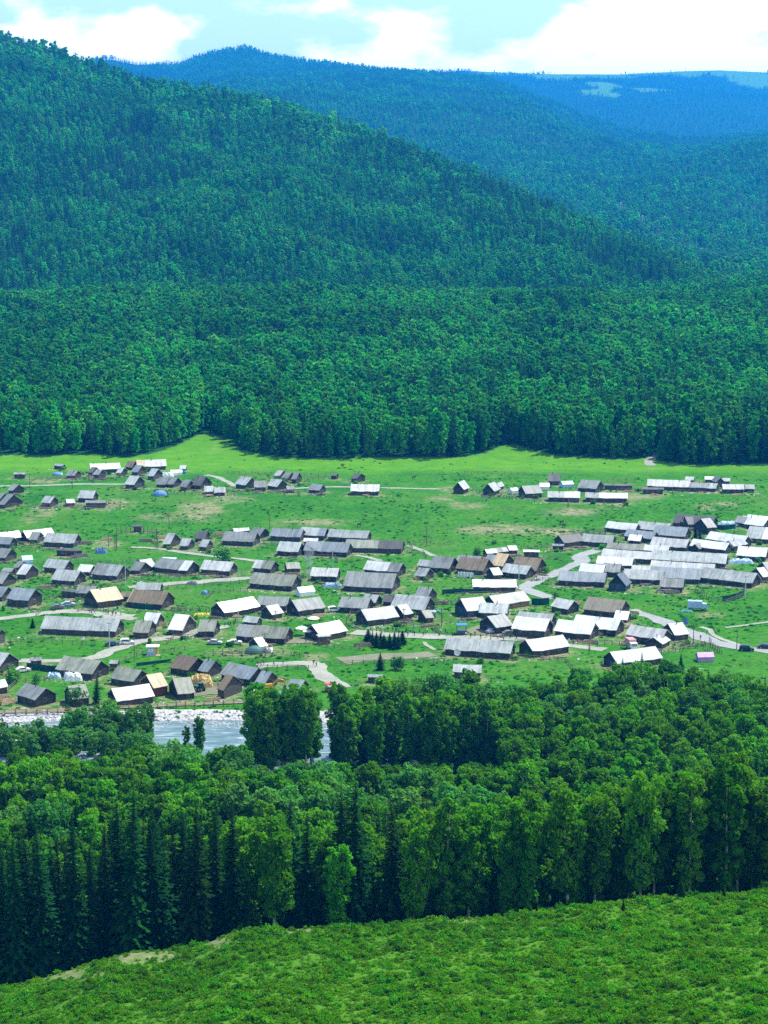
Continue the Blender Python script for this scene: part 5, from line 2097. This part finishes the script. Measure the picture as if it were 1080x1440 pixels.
def stall(px_, py_, rz, w, d, h, roofm, wallm, label, nm='market_stall', cat='stall'):
    p = at(px_, py_)
    root = thing(nm, label, cat, (p.x, p.y, p.z), rz)
    m = MB()
    m.box(-w / 2, w / 2, -d / 2, d / 2, -.2, h * .45)
    m.obj('counter', wallm, root)
    for sx in (-1, 1):
        for sy in (-1, 1):
            m = MB()
            m.box(sx * (w / 2 - .06) - .06, sx * (w / 2 - .06) + .06, sy * (d / 2 - .06) - .06, sy * (d / 2 - .06) + .06, h * .45 + .003, h)
            m.obj('post', 'pole_wood', root)
    m = MB()
    m.box(-w / 2 - .3, w / 2 + .3, -d / 2 - .4, d / 2 + .3, h + .003, h + .22, top=(.15, .15, .15, .15))
    m.obj('roof', roofm, root)


stall(649, 892, .1, 2.9, 2.2, 3.0, 'paint_blue', 'paint_navy', 'blue roofed stall on the village street')
stall(455, 905, .3, 3.4, 2.2, 2.4, 'roof_cream', 'door_wood', 'small cream-roofed stall beside the street parasols')
stall(605, 868, .1, 3.2, 1.8, 1.8, 'roof_cream', 'fence_wood', 'low cream-roofed stand on the grass above the crowd')
stall(464, 972, .2, 2.2, 1.8, 2.0, 'paint_red', 'log_wall_red', 'small red hut at the wood edge by the cream road', 'red_hut', 'hut')
stall(555, 874, .1, 2.2, 1.6, 1.6, 'roof_cream', 'fence_wood', 'tiny pale stand left of the low cream one')
# kiosk
p = at(215, 920)
root = thing('kiosk', 'blue and yellow kiosk with flat white roof beside the dirt road', 'kiosk', (p.x, p.y, p.z), .05)
m = MB()
m.box(-1.5, .55, -1.2, 1.2, -.2, 2.35)
m.obj('body', 'paint_pale_blue', root)
m = MB()
m.box(.553, 1.5, -1.2, 1.2, -.2, 2.35)
m.obj('side_panel', 'paint_yellow', root)
m = MB()
m.box(-1.9, 1.9, -1.6, 1.5, 2.36, 2.56)
m.obj('roof', 'paint_white', root)
for a_ in (-1.2, -.4):
    m = MB()
    m.box(a_, a_ + .6, -1.23, -1.19, 1.0, 1.9)
    m.obj('window', 'paint_white', root)
m = MB()
m.box(-1.9, 2.2, -2.0, -1.25, -.2, .15)
m.obj('step', 'pale_pole', root)
# satellite dish
p = at(643, 924)
root = thing('satellite_dish', 'round white satellite dish in front of the long front house', 'dish', (p.x, p.y - .3, p.z), 0)
m = MB()
m.tube([(0, .2, -.1), (0, .2, 1.2)], [.06, .06], 6)
m.obj('mast', 'dark_metal', root)
m = MB()
vs = [(0, .12, 1.45)]
fs = []
for j in range(1, 5):
    for i_ in range(18):
        r = j / 4 * 0.95
        vs.append((r * math.cos(i_ * math.pi / 9), .12 - .28 * (j / 4) ** 2, 1.45 + r * math.sin(i_ * math.pi / 9)))
for i_ in range(18):
    fs.append((0, 1 + i_, 1 + (i_ + 1) % 18))
for j in range(3):
    for i_ in range(18):
        fs.append((1 + j * 18 + i_, 19 + j * 18 + i_, 19 + j * 18 + (i_ + 1) % 18, 1 + j * 18 + (i_ + 1) % 18))
m.add(vs, fs)
m.obj('reflector', 'canvas_white', root)

# ---- log piles, planks and lumber
LOG = MB()
LOG.tube([(-1.9, 0, 0), (1.9, 0, 0)], [.17, .15], 8)
LOG_M = LOG.mesh('log', 'cut_wood')
LOGD = MB()
LOGD.tube([(-2.4, 0, 0), (2.4, 0, 0)], [.18, .15], 8)
LOGD_M = LOGD.mesh('log', 'fence_wood')


def log_pile(px_, py_, rz, rows, label, pale=True):
    p = at(px_, py_)
    root = thing('log_pile', label, 'log pile', (p.x, p.y, p.z), rz, 'log piles of the village')
    me = LOG_M if pale else LOGD_M
    z = .15
    for k in range(rows, 0, -1):
        for j in range(k):
            link('log', me, root, (rp.uniform(-.3, .3), (j - (k - 1) / 2) * .36, z), rp.uniform(-.06, .06))
        z += .29


for px_, py_, rz, r_, pale, lab in [
        (120, 765, .2, 4, False, 'log pile left of the corral'), (150, 760, .1, 4, True, 'pale log pile inside the corral'), (205, 762, -.1, 4, False, 'dark log pile right of the corral'),
        (228, 757, .3, 4, True, 'pale log pile behind the small cabins'), (285, 752, .2, 4, False, 'dark log pile behind the upper village cabins'), (310, 752, 0, 4, True, 'pale log pile right behind the upper cabins'),
        (114, 783, .1, 4, False, 'log pile under the long low shed'), (62, 828, .4, 4, False, 'log pile among the left-edge roofs'), (105, 838, .2, 4, True, 'pale log pile left of the tan roof'),
        (12, 990, .5, 5, True, 'pale lumber pile at the left end of the boardwalk'), (4, 984, .1, 5, True, 'lumber pile cut by the left edge'), (510, 909, .2, 4, False, 'fallen logs before the spruce clump'),
        (845, 893, .2, 4, True, 'pale log pile between white-roofed shops'), (830, 905, -.2, 4, True, 'log pile below the white-roofed shops'), (700, 846, .3, 4, False, 'log pile behind the grey street houses'),
        (655, 845, .1, 4, False, 'log pile left of the grey street houses'), (890, 864, -.4, 4, True, 'log pile at the road beside the olive roof'), (810, 850, .2, 4, True, 'lumber pile behind the reddish hut'),
        (905, 690, .1, 4, True, 'log pile on the far right terrace'), (415, 812, 0, 4, True, 'log pile left of the white cabin by the smoke'), (448, 868, .4, 4, True, 'lumber by the grey roof near the crowded street'),
        (300, 985, .2, 3, True, 'planks by the fence in the riverside yard'), (392, 958, -.3, 4, True, 'log pile right of the excavator'), (760, 905, .5, 4, False, 'log pile between the two front houses'),
        (80, 875, .1, 3, True, 'planks at the grassy edge of the left dirt road'), (225, 880, .2, 4, True, 'lumber by the white-roofed cabin right of the barn'), (620, 850, .3, 4, False, 'log pile beside blue-walled house'),
        (945, 835, .0, 4, False, 'dark log pile at the fenced plot'), (590, 815, .2, 4, True, 'pale log pile left of the grey cabin near the cloths')]:
    log_pile(px_, py_, rz, r_, lab, pale)

for k in range(240):
    rec = rp.choice(HREC)
    o = rec[0]
    a = rp.uniform(-1.2, 1.2) * rec[3] / 2
    q = Vector((o.location.x + a, o.location.y - rec[4] - rp.uniform(1.0, 4.5)))
    if any(abs(q.x - h[0].location.x) < h[3] / 2 + .6 and abs(q.y - h[0].location.y) < h[4] + .6 for h in HREC):
        continue
    root = thing('board_pile', 'low pile of weathered boards lying in a cabin yard', 'board pile', (q.x, q.y, float(T(q.x, q.y))), rp.uniform(-.5, .5), 'board piles in the cabin yards')
    me = LOG_M if rp.random() < .45 else LOGD_M
    for j in range(rp.randint(3, 6)):
        link('board', me, root, (rp.uniform(-.5, .5), rp.uniform(-.8, .8), .12 + .1 * j), rp.uniform(-.5, .5), (rp.uniform(.5, 1.0), 1, .6))

for k in range(150):
    rec = rp.choice(HREC)
    o = rec[0]
    q = Vector((o.location.x + rp.uniform(-1.3, 1.3) * rec[3] / 2, o.location.y - rec[4] - rp.uniform(1.2, 6)))
    if any(abs(q.x - h[0].location.x) < h[3] / 2 + .8 and abs(q.y - h[0].location.y) < h[4] + .8 for h in HREC):
        continue
    rd_ = min(float(np.min(np.hypot(P_[:, 0] - q.x, P_[:, 1] - q.y))) for P_ in ROADPTS)
    if rd_ < 4.5:
        continue
    place_tree('under_bush', q.x, q.y, float(T(q.x, q.y)), rp.uniform(.7, 1.9), 'low green bush growing in a cabin yard', 'low bushes in the cabin yards', name='yard_bush', cat='bush', wide=1.3)

# ---- fences and poles
POST = MB()
POST.box(-.09, .09, -.09, .09, -.3, 1.35)
POST_M = POST.mesh('post', 'fence_wood')
TPOST = MB()
TPOST.box(-.12, .12, -.12, .12, -.3, 2.9)
TPOST_M = TPOST.mesh('post', 'pole_wood')
PPOST = MB()
PPOST.box(-.12, .12, -.12, .12, -.3, 1.45)
PPOST_M = PPOST.mesh('post', 'pole_wood')


def fence(pix, label, step=3.0, tall=False, rail='fence_wood', rr=.06, name='rail_fence', post=None, lift=0.0):
    P = [at(*q) for q in pix]
    pts = []
    for a_, b_ in zip(P[:-1], P[1:]):
        L = (b_ - a_).length
        n = max(1, int(round(L / step)))
        for k in range(n):
            pts.append(a_.lerp(b_, k / n))
    pts.append(P[-1])
    if len(pts) > 95:
        pts = pts[::2]
    pts = [Vector((q.x, q.y, float(T(q.x, q.y)) + lift)) for q in pts]
    root = thing(name, label, 'fence', pts[0], 0, 'fences of the village')
    o0 = pts[0]
    pm = post or (TPOST_M if tall else POST_M)
    for q in pts:
        o = link('post', pm, root, q - o0, rp.uniform(-.2, .2))
        o.rotation_euler = (rp.gauss(0, .03), rp.gauss(0, .03), rp.uniform(-.2, .2))
        o.scale = (1, 1, rp.uniform(.85, 1.1))
    for h in ((.8, 1.9) if tall else (.55, 1.1)):
        m = MB()
        m.tube([q - o0 + Vector((0, -.12, h + rp.uniform(-.05, .05))) for q in pts], [rr] * len(pts), 4)
        m.obj('rail', rail, root)


fence([(-8, 1007), (67, 1004), (140, 1001), (222, 997), (300, 994), (372, 991)], 'long wooden railing along the riverside boardwalk', 2.6, False, 'cut_wood', .09, 'railing', PPOST_M, .15)
fence([(287, 922), (340, 921), (398, 920), (433, 925)], 'fence crossing the lower field under the green tent')
fence([(362, 941), (404, 940), (434, 941)], 'fence along the lower track left of the junction')
fence([(164, 775), (164, 752), (190, 748), (220, 752), (222, 772)], 'tall-posted corral at the upper left of the village', 2.2, True)
fence([(924, 834), (951, 833)], 'short pale fence before the right-hand cluster', 2.0, False, 'pale_pole')
fence([(978, 832), (1000, 845), (1020, 848), (1044, 840), (1049, 824)], 'fenced garden plot below the long pale roof at right', 2.2)
fence([(320, 666), (390, 668), (467, 671)], 'far fence below the forest left of centre')
fence([(653, 666), (700, 667), (757, 669)], 'far fence below the forest right of centre')
fence([(846, 678), (870, 677), (893, 678)], 'far fence on the right terrace')
fence([(573, 763), (590, 763), (606, 763)], 'fence at the upper end of the small track')
fence([(30, 776), (60, 774), (112, 777)], 'fence between the rows of roofs at upper left')
fence([(464, 936), (527, 933), (582, 932), (638, 932)], 'fence along the brown dirt yard above the wood')
fence([(224, 829), (287, 825), (349, 820)], 'fence along the lower side of the pale road')
fence([(224, 814), (287, 811), (340, 808)], 'fence along the upper side of the pale road')
fence([(0, 905), (60, 903), (130, 908)], 'fence in the grass below the long barn')
fence([(160, 935), (200, 920), (260, 915)], 'fence on the grass below the main dirt road')
fence([(0, 712), (40, 713), (100, 714), (165, 716)], 'far fence below the left terrace cabins')
fence([(240, 695), (300, 697), (420, 693)], 'far fence below the hamlets at mid-left')
fence([(665, 690), (700, 700), (760, 706)], 'far fence on the right slope')
fence([(100, 790), (150, 792), (205, 790)], 'fence above the left middle roofs')
fence([(640, 838), (690, 836), (730, 836)], 'wooden rail fence under the white long roof')
fence([(780, 852), (800, 853), (815, 855)], 'short fence left of the olive roof')
fence([(430, 905), (470, 912), (505, 915)], 'fence on the grass right of the cream-roofed house')
fence([(1000, 905), (960, 915), (930, 920)], 'fence by the lower right cabins')

def net_fence(pix, h, label):
    P = [at(*q) for q in pix]
    pts = []
    for a_, b_ in zip(P[:-1], P[1:]):
        n = max(2, int((b_ - a_).length / 2.0))
        pts += [a_.lerp(b_, k / n) for k in range(n)]
    pts.append(P[-1])
    root = thing('net_fence', label, 'fence', pts[0], 0, 'net fences of the village')
    m = MB()
    vs, fs = [], []
    for k, q in enumerate(pts):
        z = float(T(q.x, q.y)) - pts[0].z
        hh = h * rp.uniform(.9, 1.08)
        x, y = q.x - pts[0].x, q.y - pts[0].y
        vs += [(x, y - .03, z), (x, y + .03, z), (x, y - .03, z + hh), (x, y + .03, z + hh)]
    for k in range(len(pts) - 1):
        b0 = k * 4
        fs += [(b0, b0 + 4, b0 + 6, b0 + 2), (b0 + 5, b0 + 1, b0 + 3, b0 + 7), (b0 + 2, b0 + 6, b0 + 7, b0 + 3)]
    m.add(vs, fs)
    m.obj('panel', 'net_green', root)
    for q in pts:
        link('post', PPOST_M, root, (q.x - pts[0].x, q.y - pts[0].y + .16, float(T(q.x, q.y)) - pts[0].z), 0, (.8, .8, h / 1.4))


plain('net_green', (0.012, 0.075, 0.065), 0.9, 0.1, var=.5, scale=.8)
net_fence([(622, 835), (655, 834), (686, 834)], 1.5, 'dark teal net fence in front of the white long roof')
net_fence([(748, 850), (760, 851), (772, 850)], 2.2, 'dark green net panel inside the road bend')
net_fence([(38, 941), (58, 943), (80, 946)], 1.9, 'dark net fence between the white car and the weathered barn')
net_fence([(192, 937), (215, 934), (240, 931)], 0.9, 'dark green net fence above the brown-roofed riverside cabins')
net_fence([(1016, 846), (1034, 843), (1046, 838)], 1.9, 'bluish green net along the fenced garden at right')
net_fence([(998, 744), (1018, 745), (1034, 743)], 1.8, 'dark teal net beside the many-gabled dark house')
net_fence([(186, 855), (205, 857), (222, 857)], 1.5, 'dark green net fence under the brown long roof')
made = 0
for k in range(420):
    rec = rp.choice(HREC)
    o = rec[0]
    sd = rp.choice((-1, 1))
    x0, y0 = o.location.x + sd * (rec[3] / 2 + 1.0), o.location.y - rec[4] - rp.uniform(0, 3)
    x1, y1 = x0 + sd * rp.uniform(6, 14), y0 - rp.uniform(-2, 4)
    if any(min(abs(x0 + (x1 - x0) * f - h[0].location.x) - h[3] / 2 for f in (0, .5, 1)) < .4 and min(abs(y0 + (y1 - y0) * f - h[0].location.y) - h[4] for f in (0, .5, 1)) < .4 for h in HREC):
        continue
    qs = [project(x, y, float(T(x, y))) for x, y in ((x0, y0), (x1, y1), (x1 + sd, y1 - 9))]
    if any(q[1] < 660 or q[1] > 990 or q[0] < -20 or q[0] > 1100 for q in qs):
        continue
    fence(qs if rp.random() < .5 else qs[:2], 'short pole fence around a cabin yard', 2.4)
    made += 1
    if made >= 70:
        break
for px_, py_, h, pale, lab in [(468, 803, 7.5, True, 'pale pole on the grass right of the smoke'), (729.5, 828, 9, True, 'pale pole beside the white long roof'), (176.7, 829, 9, True, 'blue-grey pole behind the tan roof'),
                               (154, 912, 8, True, 'pale pole at the roadside by the navy car'), (1048, 843, 8, True, 'pale pole at the corner of the fenced garden'), (189, 930, 7, False, 'dark pole left of the kiosk'),
                               (238, 745, 7, False, 'dark pole above the upper small cabins'), (331, 748, 6, False, 'dark pole behind the upper long roofs'), (379, 744, 6, False, 'dark pole left of the blue-grey long roof'),
                               (373, 923, 7, False, 'dark pole beside the small dark tent'), (388, 890, 7, False, 'dark pole in front of the two-tone long roof'), (335, 880, 8, True, 'pale pole before the white-roofed open house'),
                               (600, 768, 7, False, 'dark pole at the end of the small track'), (975, 905, 6, False, 'dark pole right of the lower cabins'), (1036, 913, 6, False, 'dark post beside the black cars'),
                               (153, 770, 6, False, 'tall dark pole at the corral corner'), (102, 688, 6, False, 'far dark pole beside the left track'), (42, 685, 6, False, 'far dark pole near the left cabins'),
                               (568, 882, 6, False, 'dark pole at the left of the crowd'), (621, 882, 6, False, 'dark pole at the right of the crowd'), (495, 800, 5, False, 'dark pole below the pale blue roof')]:
    p = at(px_, py_)
    root = thing('utility_pole', lab, 'pole', (p.x, p.y, p.z), rp.uniform(-.4, .4), 'poles of the village')
    m = MB()
    m.tube([(0, 0, -.4), (0, 0, h)], [.15, .10], 7)
    m.obj('shaft', 'pale_pole' if pale else 'pole_wood', root)
    m = MB()
    m.box(-.8, .8, -.06, .06, h - .55, h - .42)
    m.obj('crossarm', 'pole_wood', root)

# ---- power line on the far slope
def pylon(px_, py_, h, label):
    p = at(px_, py_, 2100)
    root = thing('pylon', label, 'pylon', (p.x, p.y, p.z), .5, 'pylons on the far slope')
    m = MB()
    for sx in (-1, 1):
        for sy in (-1, 1):
            m.tube([(sx * h * .11, sy * h * .11, -1), (sx * h * .03, sy * h * .03, h * .65), (sx * .3, sy * .3, h)], [.3, .24, .2], 4)
    for k in range(7):
        a, b_ = k / 7, (k + 1) / 7
        ra, rb = h * (.11 - .1 * a), h * (.11 - .1 * b_)
        for s1, s2 in (((-1, -1), (1, -1)), ((1, -1), (1, 1)), ((1, 1), (-1, 1)), ((-1, 1), (-1, -1))):
            m.tube([(s1[0] * ra, s1[1] * ra, h * a), (s2[0] * rb, s2[1] * rb, h * b_)], [.2, .2], 3, cap=False)
    m.obj('lattice', 'pylon_steel', root)
    for z, w in ((.72, .24), (.86, .19), (.98, .13)):
        m = MB()
        m.tube([(-h * w, 0, h * z), (0, 0, h * z + .8), (h * w, 0, h * z)], [.22, .4, .22], 4)
        m.obj('crossarm', 'pylon_steel', root)
    return p, h


PY = [pylon(872, 306, 27, 'pale lattice pylon, farther of two, on the far wooded slope'), pylon(903, 326, 27, 'pale lattice pylon, nearer of two, on the far wooded slope'),
      pylon(1130, 395, 27, 'white lattice pylon beyond the right edge')]
for j, (dx, z) in enumerate(((-7, .72), (7, .72), (-5, .86), (5, .86))):
    m = MB()
    pts = []
    for (a_, ha), (b_, hb) in zip(PY[:-1], PY[1:]):
        for k in range(13):
            q = k / 12
            s_ = a_.lerp(b_, q)
            pts.append((s_.x + dx, s_.y + dx, a_.z * (1 - q) + b_.z * q + ha * z - 4 * q * (1 - q) * (b_ - a_).length * .02))
    m.tube(pts, [.07] * len(pts), 4)
    tag(m.obj('power_cable', 'pylon_steel'), 'pale power cable hanging between the pale pylons on the far slope', 'cable', 'power cables on the far slope')

# ---- stones on the bank and in the shallows
m, t, out = mat('stone')
principled(t, out, ramp(t, noise(t, objvec(t, (1.2,) * 3), 1.0, 4), [(.3, (.16, .16, .155)), (.7, (.48, .48, .46))]), .9, 0, .2)
MATS['stone'] = m
c = bpy.data.collections.new('stone_lib')
for k in range(4):
    rs = np.random.default_rng(200 + k)
    mb = MB()
    n = 7
    for_z = [(.15, -.3), (.9, -.15), (1.0, .25), (.6, .6), (.1, .72)]
    mb.lathe(for_z, n)
    vv = np.array(mb.v) * (1 + .22 * rs.normal(size=(len(mb.v), 3)))
    mb.v = [tuple(q) for q in vv]
    c.objects.link(bpy.data.objects.new('stone_source_%d' % k, mb.mesh('stone', 'stone')))
X, Y = jgrid(-140, 0, 466, 478, .85, .5)
px, py = project(X, Y, T(X, Y))
k = (rng.random(len(X)) < .55) & (Y < RIVER_F + 9)
X2, Y2 = jgrid(-85, -52, 436, 447, 1.1, .5)
X, Y = np.concatenate([X[k], X2]), np.concatenate([Y[k], Y2])
s = .18 + .4 * rng.random(len(X)) ** 3
scatter('bank_stones', c, np.stack([X, Y, np.maximum(T(X, Y), -1.55)], 1), np.stack([s * 1.2, s, s * .8], 1), rng.integers(0, 4, len(X)), 'pale stones along the river bank', 'stones')

Xs, Ys = [], []
for rec in HREC:
    o = rec[0]
    k = int(6 + rec[3] * 1.3)
    Xs.append(o.location.x + rng.normal(size=k) * (rec[3] * .45 + 2))
    Ys.append(o.location.y - rec[4] - .6 - np.abs(rng.normal(size=k)) * 2.6)
X, Y = np.concatenate(Xs), np.concatenate(Ys)
s = .10 + .32 * rng.random(len(X)) ** 2.5
scatter('yard_debris', c, np.stack([X, Y, T(X, Y) - .03], 1), np.stack([s * 1.8, s, s * .8], 1), rng.integers(0, 4, len(X)), 'loose stones and scraps lying about the cabin yards', 'debris')

# ---- smoke
def smoke(px_, py_, label):
    p = at(px_, py_)
    m = MB()
    k = 12
    pts = [(.5 * q * q * 6 + .5 * math.sin(q * 7), 1.0 * q, .2 + 12 * q) for q in np.linspace(0, 1, k)]
    m.tube(pts, [.5 + 1.9 * q ** .7 + .25 * math.sin(q * 17) for q in np.linspace(0, 1, k)], 10)
    mt_, t, out = mat('smoke')
    pv = N(t, 'ShaderNodeVolumePrincipled')
    pv.inputs['Color'].default_value = (.85, .92, 1, 1)
    pv.inputs['Density'].default_value = 0.10
    LK(t, pv.outputs[0], out.inputs['Volume'])
    MATS['smoke'] = mt_
    o = m.obj('smoke', 'smoke', None, p)
    o['kind'] = 'stuff'
    o['label'] = label
    o['category'] = 'smoke'


smoke(432, 810, 'thin blue-white smoke rising above the village')

# ------------------------------------------------------------------ haze
gm = bpy.data.objects['ground'].data
co = np.empty(len(gm.vertices) * 3, np.float32)
gm.vertices.foreach_get('co', co)
co = co.reshape(-1, 3)
m = MB()
m.box(co[:, 0].min() - 30, co[:, 0].max() + 30, -120, co[:, 1].max() + 30, co[:, 2].min() - 1.0, co[:, 2].max() + 32)
hz, t, out = mat('haze_air')
pv = N(t, 'ShaderNodeVolumePrincipled')
pv.inputs['Color'].default_value = HAZE_COL
pv.inputs['Density'].default_value = HAZE_DENS
pv.inputs['Anisotropy'].default_value = HAZE_ANI
LK(t, pv.outputs[0], out.inputs['Volume'])
MATS['haze_air'] = hz
o = m.obj('haze', 'haze_air')
o['kind'] = 'stuff'
o['label'] = 'blue summer haze filling the valley air'
o['category'] = 'haze'
